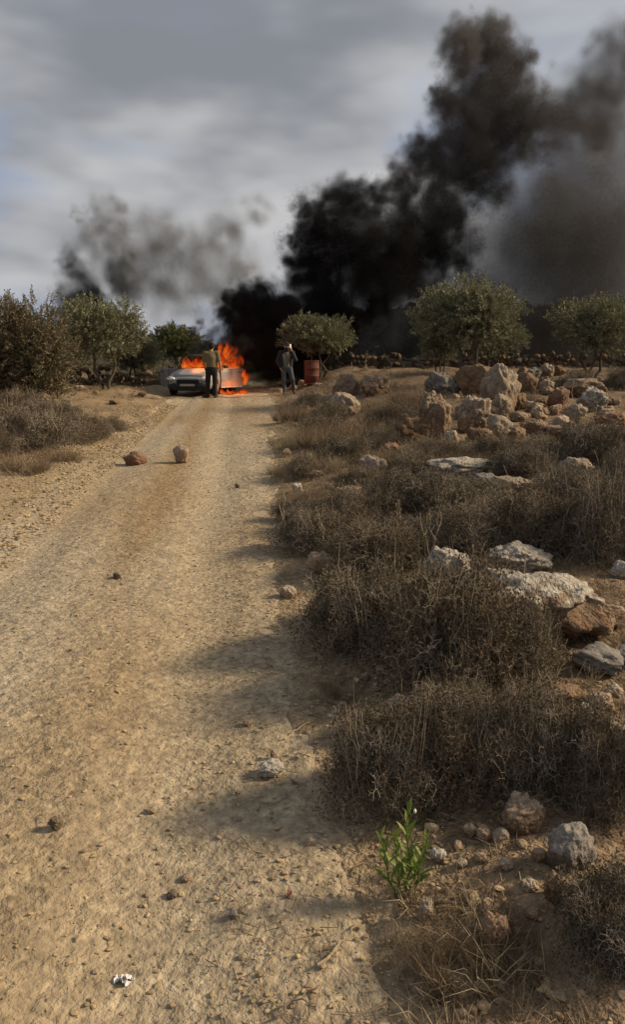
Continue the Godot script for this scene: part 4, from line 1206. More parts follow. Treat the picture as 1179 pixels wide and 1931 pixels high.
	bush("dry", 71, -3.54, -12.54, 1.29, 0.59, "twiggy brown bush inside the largest bush on the left bank", "")
	bush("thorn", 72, -3.00, -13.16, 1.09, 0.53, "twiggy brown bush inside the second low bush on the left bank", "")
	bush("dry", 73, -2.59, -14.14, 0.69, 0.37, "small twiggy bush nearest to the track on the left bank", "")
	bush("thorn", 74, -4.48, -14.25, 1.17, 0.65, "twiggy bush at the left edge under the big dry shrub", "")
	bush("dry", 75, -4.15, -16.40, 1.35, 0.48, "twiggy bush between the white stone and the low bushes on the left bank", "")
	bush("thorn", 76, -3.25, -12.04, 1.58, 0.70, "low dead brown bush on the left bank, the largest there", "")
	bush("thorn", 77, -2.84, -13.69, 1.04, 0.56, "second low brown bush on the left bank, nearer the track", "")
	bush("dry", 78, -2.49, -15.34, 0.74, 0.36, "small pale grey bush at the end of the low scrub on the left bank", "")
	bush("rust", 79, -2.89, -9.86, 1.10, 0.35, "brown dead grass in front of the largest bush on the left bank", "")
	bush("rust", 80, -2.62, -11.05, 0.92, 0.26, "low brown dead grass before the second bush on the left bank", "")
	bush("thorn", 81, -3.54, -10.92, 0.90, 0.57, "low brown bush cut by the left edge of the view", "")
	bush("rust", 82, -3.18, -31.52, 1.51, 0.55, "brown clump of dead grass behind the car's open left door", "")
	bush("thorn", 83, -4.98, -17.40, 1.42, 0.60, "low brown bush under the big dry shrub at the left edge", "")
	bush("thorn", 84, -3.81, -16.37, 1.12, 0.43, "low brown bush between the big dry shrub and the bare ground", "")
	bush("thorn", 85, 2.7, -2.6, 0.9, 0.4, "thorn bush standing further right on the bank, past the edge of the view", "thorn bushes past the right edge")
	bush("thorn", 86, 3.6, -4.1, 1.0, 0.45, "thorn bush standing further right on the bank, past the edge of the view", "thorn bushes past the right edge")
	bush("thorn", 87, 3.2, -5.6, 1.1, 0.45, "thorn bush standing further right on the bank, past the edge of the view", "thorn bushes past the right edge")
	bush("thorn", 88, 5.0, -6.5, 1.2, 0.5, "thorn bush standing further right on the bank, past the edge of the view", "thorn bushes past the right edge")
	bush("thorn", 89, 4.6, -8.6, 1.1, 0.45, "thorn bush standing further right on the bank, past the edge of the view", "thorn bushes past the right edge")
	bush("thorn", 90, 6.4, -9.5, 1.2, 0.5, "thorn bush standing further right on the bank, past the edge of the view", "thorn bushes past the right edge")
	bush("thorn", 91, 7.6, -12.5, 1.3, 0.5, "thorn bush standing further right on the bank, past the edge of the view", "thorn bushes past the right edge")
	bush("thorn", 92, 2.4, -1.1, 0.8, 0.35, "thorn bush standing further right on the bank, past the edge of the view", "thorn bushes past the right edge")
	bush("thorn", 93, 4.3, -2.4, 1.0, 0.4, "thorn bush standing further right on the bank, past the edge of the view", "thorn bushes past the right edge")
	bush("thorn", 94, 9.5, -15, 1.3, 0.55, "thorn bush standing further right on the bank, past the edge of the view", "thorn bushes past the right edge")
	bush("thorn", 95, -6.5, -12, 1.2, 0.5, "low bush standing further left on the bank, past the edge of the view", "low bushes past the left edge")
	bush("thorn", 96, -8.5, -14, 1.4, 0.55, "low bush standing further left on the bank, past the edge of the view", "low bushes past the left edge")
	bush("thorn", 97, -7.5, -9.5, 1.1, 0.45, "low bush standing further left on the bank, past the edge of the view", "low bushes past the left edge")
	bush("thorn", 98, -10, -17, 1.4, 0.6, "low bush standing further left on the bank, past the edge of the view", "low bushes past the left edge")

# ------------------------------------------------------------------ pebbles, straw and litter
func scatter(called: String, meshes: Array, mat_: Material, spots: Array, label: String, category: String, piece: String):
	# spots: [transform, tint]; one MultiMesh per shape
	var o := thing(called, label, category, Vector3.ZERO)
	o.set_meta("kind", "stuff")
	for k in meshes.size():
		var mine := []
		for i in range(k, spots.size(), meshes.size()):
			mine.append(spots[i])
		var mm := MultiMesh.new()
		mm.transform_format = MultiMesh.TRANSFORM_3D
		mm.use_colors = true
		mm.mesh = meshes[k]
		mm.instance_count = mine.size()
		for i in mine.size():
			mm.set_instance_transform(i, mine[i][0])
			mm.set_instance_color(i, mine[i][1])
		var p := MultiMeshInstance3D.new()
		p.name = piece
		p.multimesh = mm
		p.material_override = mat_
		o.add_child(p, true)
		p.set_meta("kind", "stuff")

func build_ground_cover():
	var r := RandomNumberGenerator.new()
	r.seed = 77
	var chips := []
	for k in 5:
		chips.append(flat_shaded(rock_mesh(1.0, 0.5, 0.75, "sand", 500 + k, 1, 0.3, 0.65)))
	var spots := []
	# grit on the track: many small, few big
	for i in 26000:
		var d := 1.1 + pow(r.randf(), 2.0) * 26.0
		var x := r.randf_range(-2.4, right_edge(d) + 0.35)
		var side := smoothstep(0.2, 1.2, absf(x + 1.0))
		if r.randf() > 0.35 + 0.65 * side:
			continue
		var s := 0.005 + 0.017 * pow(r.randf(), 4.0) + 0.0006 * d
		spots.append(chip(r, x, -d, s, road_height(x, -d)))
	# stones of the left shoulder
	for i in 4200:
		var d := 5.0 + pow(r.randf(), 1.2) * 18.0
		var x := -1.75 - absf(r.randfn()) * 0.9
		spots.append(chip(r, x, -d, 0.012 + 0.035 * pow(r.randf(), 2.5) + 0.0007 * d, maxf(height(x, -d), road_height(x, -d) - 0.02)))
	# rubble of the right bank
	for i in 7000:
		var d := 1.2 + pow(r.randf(), 1.6) * 20.0
		var x := right_edge(d) + 0.15 + pow(r.randf(), 1.3) * (1.6 + d * 0.35)
		if nz.get_noise_2d(x * 1.6 + 20.0, -d * 1.6) < -0.02:
			continue
		spots.append(chip(r, x, -d, 0.008 + 0.035 * pow(r.randf(), 3.0) + 0.0005 * d, height(x, -d)))
	scatter("pebbles", chips, M.pebble, spots, "loose pebbles and grit scattered over the track and its banks", "pebbles", "pebble")
	# dead grass between the bushes
	var tufts := []
	for k in 3:
		tufts.append(small_tuft(600 + k, [STRAW, BROWNSTRAW, BROWNSTRAW][k]))
	spots = []
	for i in 5200:
		var d := 1.15 + pow(r.randf(), 1.5) * 27.0
		var x := right_edge(d) + 0.12 + absf(r.randfn()) * (0.8 + d * 0.32)
		var n := nz.get_noise_2d(x * 1.3 - 9.0, -d * 1.3)
		if n < -0.12 or (d < 2.7 and x > 0.75 and x < 1.15 and r.randf() < 0.8):
			continue
		var sc := r.randf_range(0.5, 1.2) * (0.75 + 0.03 * d)
		spots.append([Transform3D(Basis(Vector3.UP, r.randf() * TAU).scaled(Vector3(sc, sc * r.randf_range(0.6, 1.2), sc)), Vector3(x, height(x, -d) - 0.01, -d)), Color.WHITE])
	for i in 1500:
		var d := 7.0 + pow(r.randf(), 1.1) * 24.0
		var x := left_edge(d) - 0.9 - absf(r.randfn()) * (0.8 + d * 0.15)
		var n := nz.get_noise_2d(x * 0.7 + 3.0, -d * 0.7)
		if n < -0.05 or (d > 13.0 and d < 24.0 and x > -6.0 and r.randf() < 0.75):
			continue
		var sc := r.randf_range(0.7, 1.5)
		spots.append([Transform3D(Basis(Vector3.UP, r.randf() * TAU).scaled(Vector3(sc, sc * r.randf_range(0.6, 1.1), sc)), Vector3(x, height(x, -d) - 0.01, -d)), Color.WHITE])
	for i in 5000:
		var d := 27.0 + pow(r.randf(), 1.3) * 60.0
		var x := r.randf_range(-1.0, 1.0) * d * 0.65
		if absf(x) < 3.0 and d < 33.0:
			continue
		var sc := r.randf_range(1.0, 2.2)
		spots.append([Transform3D(Basis(Vector3.UP, r.randf() * TAU).scaled(Vector3(sc, sc * 0.8, sc)), Vector3(x, height(x, -d) - 0.01, -d)), Color.WHITE])
	scatter("dry_grass", tufts, M.straw, spots, "dead yellow brown grass growing over the banks and the field", "grass", "tuft")
	# straw and broken twigs lying flat
	var bits := []
	for k in 3:
		var g := Collect.new()
		bent(g, Vector3(-0.06, 0, 0), Vector3(0.06, 0.004, 0.01 * k), 0.0011, 0.0006, Color(1, 1, 1), r, 0.3, 3, 4)
		if k > 0:
			g.stick(Vector3(0.0, 0.002, 0), Vector3(0.025, 0.012, 0.03), 0.0014, 0.0008, Color(1, 1, 1))
		bits.append(g.mesh())
	spots = []
	for i in 1100:
		var d := 1.15 + pow(r.randf(), 1.3) * 9.0
		var x := right_edge(d) - 0.35 + absf(r.randfn()) * 0.75
		var sc := r.randf_range(0.4, 1.6)
		var tone := Color(0.30, 0.24, 0.16).lerp(Color(0.14, 0.10, 0.07), r.randf())
		spots.append([Transform3D(Basis(Vector3.UP, r.randf() * TAU) * Basis(Vector3.RIGHT, r.randf_range(-0.25, 0.25)).scaled(Vector3(sc, sc, sc)), Vector3(x, (road_height(x, -d) if x < right_edge(d) else height(x, -d)) + 0.004, -d)), tone])
	scatter("twig_litter", bits, M.twig, spots, "broken twigs and straw lying along the right verge", "litter", "twig")

func chip(r: RandomNumberGenerator, x: float, z: float, s: float, y: float) -> Array:
	var b := Basis.from_euler(Vector3(r.randf_range(-0.5, 0.5), r.randf() * TAU, r.randf_range(-0.5, 0.5))).scaled(Vector3(s * r.randf_range(0.8, 1.3), s * r.randf_range(0.5, 0.95), s))
	var k := r.randf_range(0.5, 1.0)
	return [Transform3D(b, Vector3(x, y, z)), Color(k, k * r.randf_range(0.92, 1.0), k * r.randf_range(0.8, 1.0))]

func flat_shaded(m: ArrayMesh) -> ArrayMesh:
	var arr := m.surface_get_arrays(0)
	arr[Mesh.ARRAY_NORMAL] = null
	arr[Mesh.ARRAY_TANGENT] = null
	var o := ArrayMesh.new()
	o.add_surface_from_arrays(Mesh.PRIMITIVE_TRIANGLES, arr)
	return o

func small_tuft(seed_: int, tones: Array) -> ArrayMesh:
	var r := RandomNumberGenerator.new()
	r.seed = seed_
	var g := Collect.new()
	for i in 26:
		var az := r.randf() * TAU
		var from := Vector3(cos(az), 0, sin(az)) * r.randf() * 0.06
		var l := r.randf_range(0.06, 0.20)
		var d := Vector3(r.randf_range(-0.8, 0.8), 0.8, r.randf_range(-0.8, 0.8)).normalized()
		var side := d.cross(Vector3(r.randf_range(-1, 1), 0.1, r.randf_range(-1, 1))).normalized() * 0.0016
		var col: Color = tones[r.randi() % tones.size()]
		var mid := from + d * l * 0.55
		var tip := mid + (d + Vector3(r.randf_range(-0.6, 0.6), -0.5, r.randf_range(-0.6, 0.6))).normalized() * l * 0.5
		g.quad(from - side, mid - side * 0.8, mid + side * 0.8, from + side, col)
		g.tri(mid - side * 0.8, tip, mid + side * 0.8, col)
	return g.mesh()

# ------------------------------------------------------------------ the car
func loft(g: Collect, rings: Array, col: Color, close_ends := true):
	# rings: arrays of the same number of points, closed loops
	for k in rings.size() - 1:
		var a: PackedVector3Array = rings[k]
		var b: PackedVector3Array = rings[k + 1]
		for i in a.size():
			var j := (i + 1) % a.size()
			g.quad(a[i], b[i], b[j], a[j], col)
	if close_ends:
		for e in [0, rings.size() - 1]:
			var ring: PackedVector3Array = rings[e]
			var mid := Vector3.ZERO
			for p in ring:
				mid += p / ring.size()
			for i in ring.size():
				var j := (i + 1) % ring.size()
				if e == 0:
					g.tri(mid, ring[i], ring[j], col)
				else:
					g.tri(mid, ring[j], ring[i], col)

func slab(g: Collect, lo: Vector3, hi: Vector3, col := Color.WHITE, chamfer := 0.01):
	var rings := []
	var c := minf(chamfer, (hi.y - lo.y) * 0.4)
	for st in [[lo.y, c], [lo.y + c, 0.0], [hi.y - c, 0.0], [hi.y, c]]:
		var e: float = st[1]
		rings.append(PackedVector3Array([Vector3(lo.x + e, st[0], lo.z + e), Vector3(lo.x + e, st[0], hi.z - e), Vector3(hi.x - e, st[0], hi.z - e), Vector3(hi.x - e, st[0], lo.z + e)]))
	loft(g, rings, col)

func lathe(g: Collect, profile: Array, col: Color, sides := 20):
	# profile: [radius, height] from bottom to top, round the y axis
	var rings := []
	for p in profile:
		var ring := PackedVector3Array()
		for i in sides:
			var a := -TAU * i / sides
			ring.append(Vector3(cos(a) * p[0], p[1], sin(a) * p[0]))
		rings.append(ring)
	loft(g, rings, col)

func car_ring(z: float, w: float, y0: float, top: float) -> PackedVector3Array:
	var r := PackedVector3Array()
	var side := [[0.0, y0], [w * 0.86, y0], [w * 0.97, y0 + 0.07], [w, lerpf(y0, top, 0.45)], [w * 0.985, lerpf(y0, top, 0.75)], [w * 0.93, top - 0.03], [w * 0.80, top], [w * 0.4, top + 0.02]]
	for p in side:
		r.append(Vector3(p[0], p[1], z))
	r.append(Vector3(0, top + 0.025, z))
	for k in range(side.size() - 1, 0, -1):
		r.append(Vector3(-side[k][0], side[k][1], z))
	return r

func build_car():
	var o := thing("burning_car", "small white hatchback on fire with both front doors open", "car", Vector3(-1.20, height(-1.20, -28.30) - 0.0, -28.30), deg_to_rad(-14.0))
	var paint := mat(lin(0.27, 0.27, 0.275), 0.4)
	paint.clearcoat_enabled = true
	paint.clearcoat = 0.5
	paint.albedo_texture = noise_tex(61, 0.006, 5, 256, 0.72, 1.0)
	paint.uv1_triplanar = true
	var black := mat(lin(0.02, 0.02, 0.022), 0.55)
	var soot := mat(lin(0.035, 0.03, 0.028), 0.9)
	var rubber := mat(lin(0.018, 0.018, 0.018), 0.85)
	var steel := mat(lin(0.35, 0.35, 0.36), 0.4)
	steel.metallic = 0.8
	var glass := mat(Color(0.05, 0.05, 0.06, 0.45), 0.08)
	glass.transparency = BaseMaterial3D.TRANSPARENCY_ALPHA
	var lens := mat(Color(0.9, 0.92, 0.95, 0.25), 0.05)
	lens.transparency = BaseMaterial3D.TRANSPARENCY_ALPHA
	var lamp := mat(lin(0.75, 0.76, 0.78), 0.15)
	lamp.metallic = 0.6

	# lower body with the bonnet
	var g := Collect.new()
	var rings := []
	for s in [[-1.95, 0.70, 0.34, 0.78], [-1.90, 0.78, 0.27, 0.88], [-1.5, 0.82, 0.22, 0.93], [-0.5, 0.83, 0.20, 0.92], [0.72, 0.83, 0.20, 0.90], [1.0, 0.825, 0.20, 0.86], [1.4, 0.81, 0.20, 0.80], [1.7, 0.78, 0.21, 0.725], [1.88, 0.72, 0.23, 0.64], [1.96, 0.62, 0.28, 0.54]]:
		rings.append(car_ring(s[0], s[1], s[2], s[3]))
	loft(g, rings, Color.WHITE)
	part("body", g.mesh(true), paint, o)
	# bonnet panel with its shut line, a little proud of the wings
	g = Collect.new()
	rings = []
	for s in [[0.74, 0.66, 0.915], [1.0, 0.66, 0.885], [1.4, 0.63, 0.825], [1.7, 0.58, 0.75], [1.84, 0.52, 0.695]]:
		var ring := PackedVector3Array()
		for q in [-1.0, -0.5, 0.0, 0.5, 1.0]:
			ring.append(Vector3(q * s[1], s[2] + 0.022 * (1.0 - q * q) + 0.008, s[0]))
		for q in [1.0, 0.0, -1.0]:
			ring.append(Vector3(q * s[1], s[2] - 0.03, s[0]))
		rings.append(ring)
	loft(g, rings, Color.WHITE)
	part("bonnet", g.mesh(true), paint, o)
	# roof with its pillars, scorched by the fire
	g = Collect.new()
	rings = []
	for s in [[0.22, 0.55, 1.355], [-0.1, 0.60, 1.40], [-0.8, 0.61, 1.415], [-1.35, 0.58, 1.38], [-1.62, 0.54, 1.30]]:
		var ring := PackedVector3Array()
		for q in [-1.0, -0.6, 0.0, 0.6, 1.0]:
			ring.append(Vector3(q * s[1], s[2] + 0.03 * (1.0 - q * q), s[0]))
		for q in [1.0, 0.0, -1.0]:
			ring.append(Vector3(q * s[1] * 0.97, s[2] - 0.045, s[0]))
		rings.append(ring)
	loft(g, rings, Color.WHITE)
	var roof := part("roof", g.mesh(true), soot, o)
	tag(roof, "roof blackened by the fire")
	for sx in [-1.0, 1.0]:
		for pil in [[Vector3(0.74, 0.88, 0.80), Vector3(0.565, 1.35, 0.22), 0.032], [Vector3(0.79, 0.90, -0.42), Vector3(0.61, 1.38, -0.42), 0.035], [Vector3(0.76, 0.90, -1.72), Vector3(0.55, 1.33, -1.5), 0.06]]:
			g = Collect.new()
			var a: Vector3 = pil[0]
			var b: Vector3 = pil[1]
			g.stick(Vector3(a.x * sx, a.y, a.z), Vector3(b.x * sx, b.y, b.z), pil[2], pil[2] * 0.85, Color.WHITE, 8)
			part("pillar", g.mesh(true), soot, o)
		g = Collect.new()
		g.quad(Vector3(0.785 * sx, 0.93, -0.50), Vector3(0.615 * sx, 1.36, -0.50), Vector3(0.585 * sx, 1.34, -1.42), Vector3(0.765 * sx, 0.94, -1.62), Color.WHITE)
		part("rear_side_window", g.mesh(), glass, o)
	# front: bumper, grille, lamps, plate
	g = Collect.new()
	rings = []
	for s in [[1.80, 0.765, 0.20, 0.44], [1.94, 0.71, 0.19, 0.45], [2.01, 0.60, 0.21, 0.43], [2.03, 0.45, 0.24, 0.40]]:
		rings.append(car_ring(s[0], s[1], s[2], s[3]))
	loft(g, rings, Color.WHITE)
	part("front_bumper", g.mesh(true), black, o)
	g = Collect.new()
	slab(g, Vector3(-0.40, 0.455, 1.93), Vector3(0.40, 0.60, 2.0), Color.WHITE, 0.02)
	var grille := part("grille", g.mesh(), black, o)
	for k in 4:
		g = Collect.new()
		slab(g, Vector3(-0.38, 0.475 + 0.032 * k, 1.995), Vector3(0.38, 0.486 + 0.032 * k, 2.012), Color.WHITE, 0.003)
		part("slat", g.mesh(), steel if k == 3 else black, grille)
	g = Collect.new()
	slab(g, Vector3(-0.36, 0.265, 2.015), Vector3(0.36, 0.335, 2.042), Color.WHITE, 0.01)
	part("lower_intake", g.mesh(), rubber, o)
	g = Collect.new()
	slab(g, Vector3(-0.26, 0.35, 2.03), Vector3(0.26, 0.425, 2.045), Color.WHITE, 0.004)
	part("number_plate", g.mesh(), mat(lin(0.30, 0.27, 0.2), 0.6), o)
	for sx in [-1.0, 1.0]:
		g = Collect.new()
		rings = []
		for s in [[0.0, 0.30], [0.10, 0.9], [0.2, 1.0], [0.26, 0.7]]:
			var ring := PackedVector3Array()
			for i in 12:
				var a := TAU * i / 12
				var q := Vector3(cos(a) * 0.175 * s[1], sin(a) * 0.075 * s[1], 0)
				ring.append(Vector3(0.56 * sx, 0.60, 1.74) + Basis(Vector3.UP, 0.42 * sx) * (q + Vector3(0, 0, s[0])))
			rings.append(ring)
		loft(g, rings, Color.WHITE)
		var hl := part("headlight", g.mesh(true), lamp, o)
		g = Collect.new()
		slab(g, Vector3(0.43 * sx - 0.06, 0.56, 1.985), Vector3(0.43 * sx + 0.06, 0.625, 2.0), Color.WHITE, 0.01)
		part("indicator", g.mesh(), lens, hl)
		g = Collect.new()
		slab(g, Vector3(0.58 * sx - 0.10, 0.52, -1.99), Vector3(0.58 * sx + 0.10, 0.80, -1.93), Color.WHITE, 0.02)
		part("tail_light", g.mesh(), mat(lin(0.3, 0.02, 0.02), 0.3), o)
	# wheels
	for sx in [-1.0, 1.0]:
		for z in [1.27, -1.22]:
			g = Collect.new()
			lathe(g, [[0.17, -0.085], [0.25, -0.095], [0.285, -0.07], [0.29, 0.0], [0.285, 0.07], [0.25, 0.095], [0.17, 0.085]], Color.WHITE, 24)
			var turn := Basis(Vector3.BACK, -sx * PI / 2)
			var wheel := part("wheel", g.mesh(true), rubber, o, Transform3D(turn, Vector3(sx * 0.755, 0.29, z)))
			g = Collect.new()
			lathe(g, [[0.02, 0.100], [0.18, 0.092], [0.19, 0.080], [0.175, 0.060]], Color.WHITE, 20)
			part("rim", g.mesh(true), steel, wheel)
			g = Collect.new()
			for k in 9:
				var a0 := PI * k / 9
				var a1 := PI * (k + 1) / 9
				var z0: float = z + cos(a0) * 0.36
				var z1: float = z + cos(a1) * 0.36
				var y0 := 0.26 + sin(a0) * 0.37
				var y1 := 0.26 + sin(a1) * 0.37
				var xx: float = sx * 0.838
				g.quad(Vector3(xx, 0.25, z0), Vector3(xx, y0, z0), Vector3(xx, y1, z1), Vector3(xx, 0.25, z1), Color.WHITE)
			part("wheel_arch", g.mesh(), rubber, o)
	# inside: dashboard, seats, steering wheel
	g = Collect.new()
	slab(g, Vector3(-0.70, 0.80, 0.35), Vector3(0.70, 0.965, 0.74), Color.WHITE, 0.05)
	part("dashboard", g.mesh(), soot, o)
	for sx in [-1.0, 1.0]:
		g = Collect.new()
		slab(g, Vector3(sx * 0.36 - 0.22, 0.93, -0.50), Vector3(sx * 0.36 + 0.22, 1.14, -0.36), Color.WHITE, 0.06)
		slab(g, Vector3(sx * 0.36 - 0.11, 1.15, -0.48), Vector3(sx * 0.36 + 0.11, 1.30, -0.38), Color.WHITE, 0.04)
		part("seat", g.mesh(), soot, o)
	g = Collect.new()
	var prev := Vector3.ZERO
	for k in 17:
		var a := TAU * k / 16
		var p := Vector3(0.36 + cos(a) * 0.17, 1.0 + sin(a) * 0.15, 0.27 + sin(a) * -0.07)
		if k > 0:
			g.stick(prev, p, 0.014, 0.014, Color.WHITE, 6)
		prev = p
	part("steering_wheel", g.mesh(), soot, o)
	# the two front doors, swung open
	for sx in [-1.0, 1.0]:
		var swing: float = 50.0 if sx < 0.0 else 36.0
		var turn := Basis(Vector3.UP, -deg_to_rad(swing) * sx)
		var at := Transform3D(turn, Vector3(0.835 * sx, 0, 0.70))
		g = Collect.new()
		rings = []
		# panel: runs back along -z from the hinge
		for s in [[0.24, 0.012, 0.03], [0.27, 0.0, 0.0], [0.50, 0.03, 0.0], [0.80, 0.015, 0.0], [0.915, -0.005, 0.0], [0.925, -0.02, 0.02]]:
			var e: float = s[2]
			rings.append(PackedVector3Array([Vector3(sx * (s[1] + 0.02), s[0], -e), Vector3(sx * (s[1] + 0.02), s[0], -1.06 + e), Vector3(sx * (s[1] - 0.05), s[0], -1.06 + e), Vector3(sx * (s[1] - 0.05), s[0], -e)] if sx < 0.0 else [Vector3(s[1] - 0.05, s[0], -e), Vector3(s[1] - 0.05, s[0], -1.06 + e), Vector3(s[1] + 0.02, s[0], -1.06 + e), Vector3(s[1] + 0.02, s[0], -e)]))
		loft(g, rings, Color.WHITE)
		var door := part("front_door", g.mesh(), paint, o, at)
		g = Collect.new()
		var frame := [Vector3(-0.02 * sx, 0.92, -0.02), Vector3(-0.12 * sx, 1.20, -0.36), Vector3(-0.19 * sx, 1.35, -0.58), Vector3(-0.205 * sx, 1.365, -0.75), Vector3(-0.20 * sx, 1.35, -1.04), Vector3(-0.03 * sx, 0.92, -1.05)]
		for k in frame.size() - 1:
			g.stick(frame[k], frame[k + 1], 0.02, 0.02, Color.WHITE, 6)
		part("window_frame", g.mesh(), black, door)
		g = Collect.new()
		slab(g, Vector3(sx * 0.045 - 0.012, 0.78, -0.98), Vector3(sx * 0.045 + 0.012, 0.81, -0.82), Color.WHITE, 0.005)
		part("handle", g.mesh(), black, door)
		g = Collect.new()
		slab(g, Vector3(sx * 0.12 - 0.09, 0.93, -0.20), Vector3(sx * 0.12 + 0.09, 1.05, -0.10), Color.WHITE, 0.03)
		part("wing_mirror", g.mesh(), black, door)
		g = Collect.new()
		slab(g, Vector3(-sx * 0.058 - 0.01, 0.33, -0.98), Vector3(-sx * 0.058 + 0.01, 0.86, -0.10), Color.WHITE, 0.008)
		part("door_lining", g.mesh(), mat(lin(0.20, 0.20, 0.20), 0.8) if sx < 0.0 else paint, door)

# ------------------------------------------------------------------ people
# A body is a field of tapered capsules joined by a smooth minimum, meshed as surface nets.
func field_mesh(bones: Array, cell: float, k: float, col := Color.WHITE) -> ArrayMesh:
	var lo := Vector3(99, 99, 99)
	var hi := -lo
	for b in bones:
		var r: float = maxf(b[2], b[3]) + k + cell * 3.0
		lo = lo.min(b[0] - Vector3(r, r, r)).min(b[1] - Vector3(r, r, r))
		hi = hi.max(b[0] + Vector3(r, r, r)).max(b[1] + Vector3(r, r, r))
	var nx := int((hi.x - lo.x) / cell) + 2
	var ny := int((hi.y - lo.y) / cell) + 2
	var nzz := int((hi.z - lo.z) / cell) + 2
	var f := PackedFloat32Array()
	f.resize(nx * ny * nzz)
	f.fill(1.0)
	for b in bones:
		var a: Vector3 = b[0]
		var e: Vector3 = b[1]
		var ra: float = b[2]
		var rb: float = b[3]
		var flat: Vector3 = b[4] if b.size() > 4 else Vector3.ONE
		var reach := maxf(ra, rb) + k + cell * 2.5
		var p0 := (a.min(e) - Vector3(reach, reach, reach) - lo) / cell
		var p1 := (a.max(e) + Vector3(reach, reach, reach) - lo) / cell
		var ae := e - a
		var l2 := maxf(ae.length_squared(), 1e-9)
		for z in range(maxi(0, int(p0.z)), mini(nzz - 1, int(p1.z) + 1) + 1):
			for y in range(maxi(0, int(p0.y)), mini(ny - 1, int(p1.y) + 1) + 1):
				var row := (z * ny + y) * nx
				for x in range(maxi(0, int(p0.x)), mini(nx - 1, int(p1.x) + 1) + 1):
					var p := lo + Vector3(x, y, z) * cell - a
					var t := clampf(p.dot(ae) / l2, 0.0, 1.0)
					var d := ((p - ae * t) / flat).length() - lerpf(ra, rb, t)
					var o := f[row + x]
					var h := maxf(k - absf(o - d), 0.0) / k
					f[row + x] = minf(o, d) - h * h * k * 0.25
	# surface nets
	var ids := PackedInt32Array()
	ids.resize(nx * ny * nzz)
	ids.fill(-1)
	var v := PackedVector3Array()
	var step := [1, nx, nx * ny]
	for z in nzz - 1:
		for y in ny - 1:
			var row := (z * ny + y) * nx
			for x in nx - 1:
				var i := row + x
				var inside := 0
				for c in 8:
					if f[i + (c & 1) + (c >> 1 & 1) * nx + (c >> 2) * nx * ny] < 0.0:
						inside += 1
				if inside == 0 or inside == 8:
					continue
				var sum := Vector3.ZERO
				var n := 0
				for c in 8:
					var fc := f[i + (c & 1) + (c >> 1 & 1) * nx + (c >> 2) * nx * ny]
					for ax in 3:
						if c >> ax & 1:
							continue
						var c2 := c | (1 << ax)
						var fd := f[i + (c2 & 1) + (c2 >> 1 & 1) * nx + (c2 >> 2) * nx * ny]
						if (fc < 0.0) != (fd < 0.0):
							var t := fc / (fc - fd)
							var q := Vector3(c & 1, c >> 1 & 1, c >> 2)
							q[ax] += t
							sum += q
							n += 1
				ids[i] = v.size()
				v.append(lo + (Vector3(x, y, z) + sum / n) * cell)
	var idx := PackedInt32Array()
	for z in range(1, nzz - 1):
		for y in range(1, ny - 1):
			for x in range(1, nx - 1):
				var i := (z * ny + y) * nx + x
				for ax in 3:
					var a := f[i] < 0.0
					if a == (f[i + step[ax]] < 0.0):
						continue
					var s1: int = step[(ax + 1) % 3]
					var s2: int = step[(ax + 2) % 3]
					var q := [ids[i], ids[i - s1], ids[i - s1 - s2], ids[i - s2]]
					if q.min() < 0:
						continue
					if a:
						idx.append_array(PackedInt32Array([q[0], q[2], q[1], q[0], q[3], q[2]]))
					else:
						idx.append_array(PackedInt32Array([q[0], q[1], q[2], q[0], q[2], q[3]]))
	var arr := []
	arr.resize(Mesh.ARRAY_MAX)
	arr[Mesh.ARRAY_VERTEX] = v
	arr[Mesh.ARRAY_INDEX] = idx
	var cs := PackedColorArray()
	cs.resize(v.size())
	cs.fill(col)
	arr[Mesh.ARRAY_COLOR] = cs
	var st := SurfaceTool.new()
	st.create_from_arrays(arr)
	st.generate_normals()
	return st.commit()

func hand_bones(wrist: Vector3, along: Vector3, palm: Vector3, side: float, curl: float) -> Array:
	# palm, four fingers of different length and a thumb, each finger its own chain
	var a := along.normalized()
	var p := palm.normalized()
	var s := a.cross(p) * side
	var out := [[wrist, wrist + a * 0.05, 0.024, 0.030, Vector3.ONE]]
	var spread := [-0.029, -0.010, 0.010, 0.028]
	for k in 4:
		out.append([wrist + a * 0.03 + s * spread[k] * 0.6, wrist + a * 0.085 + s * spread[k], 0.016, 0.0125])
		var l: float = [0.058, 0.075, 0.082, 0.072][k]
		var q: Vector3 = wrist + a * 0.088 + s * spread[k]
		var d := a
		for j in 3:
			d = (d + p * curl * (0.5 + j * 0.35)).normalized()
			var e: Vector3 = q + d * l * [0.45, 0.32, 0.24][j]
			out.append([q, e, 0.0095 - j * 0.0008, 0.0088 - j * 0.0008])
			q = e
	var tb := wrist + a * 0.025 + s * 0.026
	var td := (a * 0.7 + s * 0.75 + p * 0.25).normalized()
	out.append([tb, tb + td * 0.04, 0.014, 0.011])
	out.append([tb + td * 0.04, tb + td * 0.04 + (td + a * 0.6 + p * 0.4).normalized() * 0.034, 0.0105, 0.009])
	return out

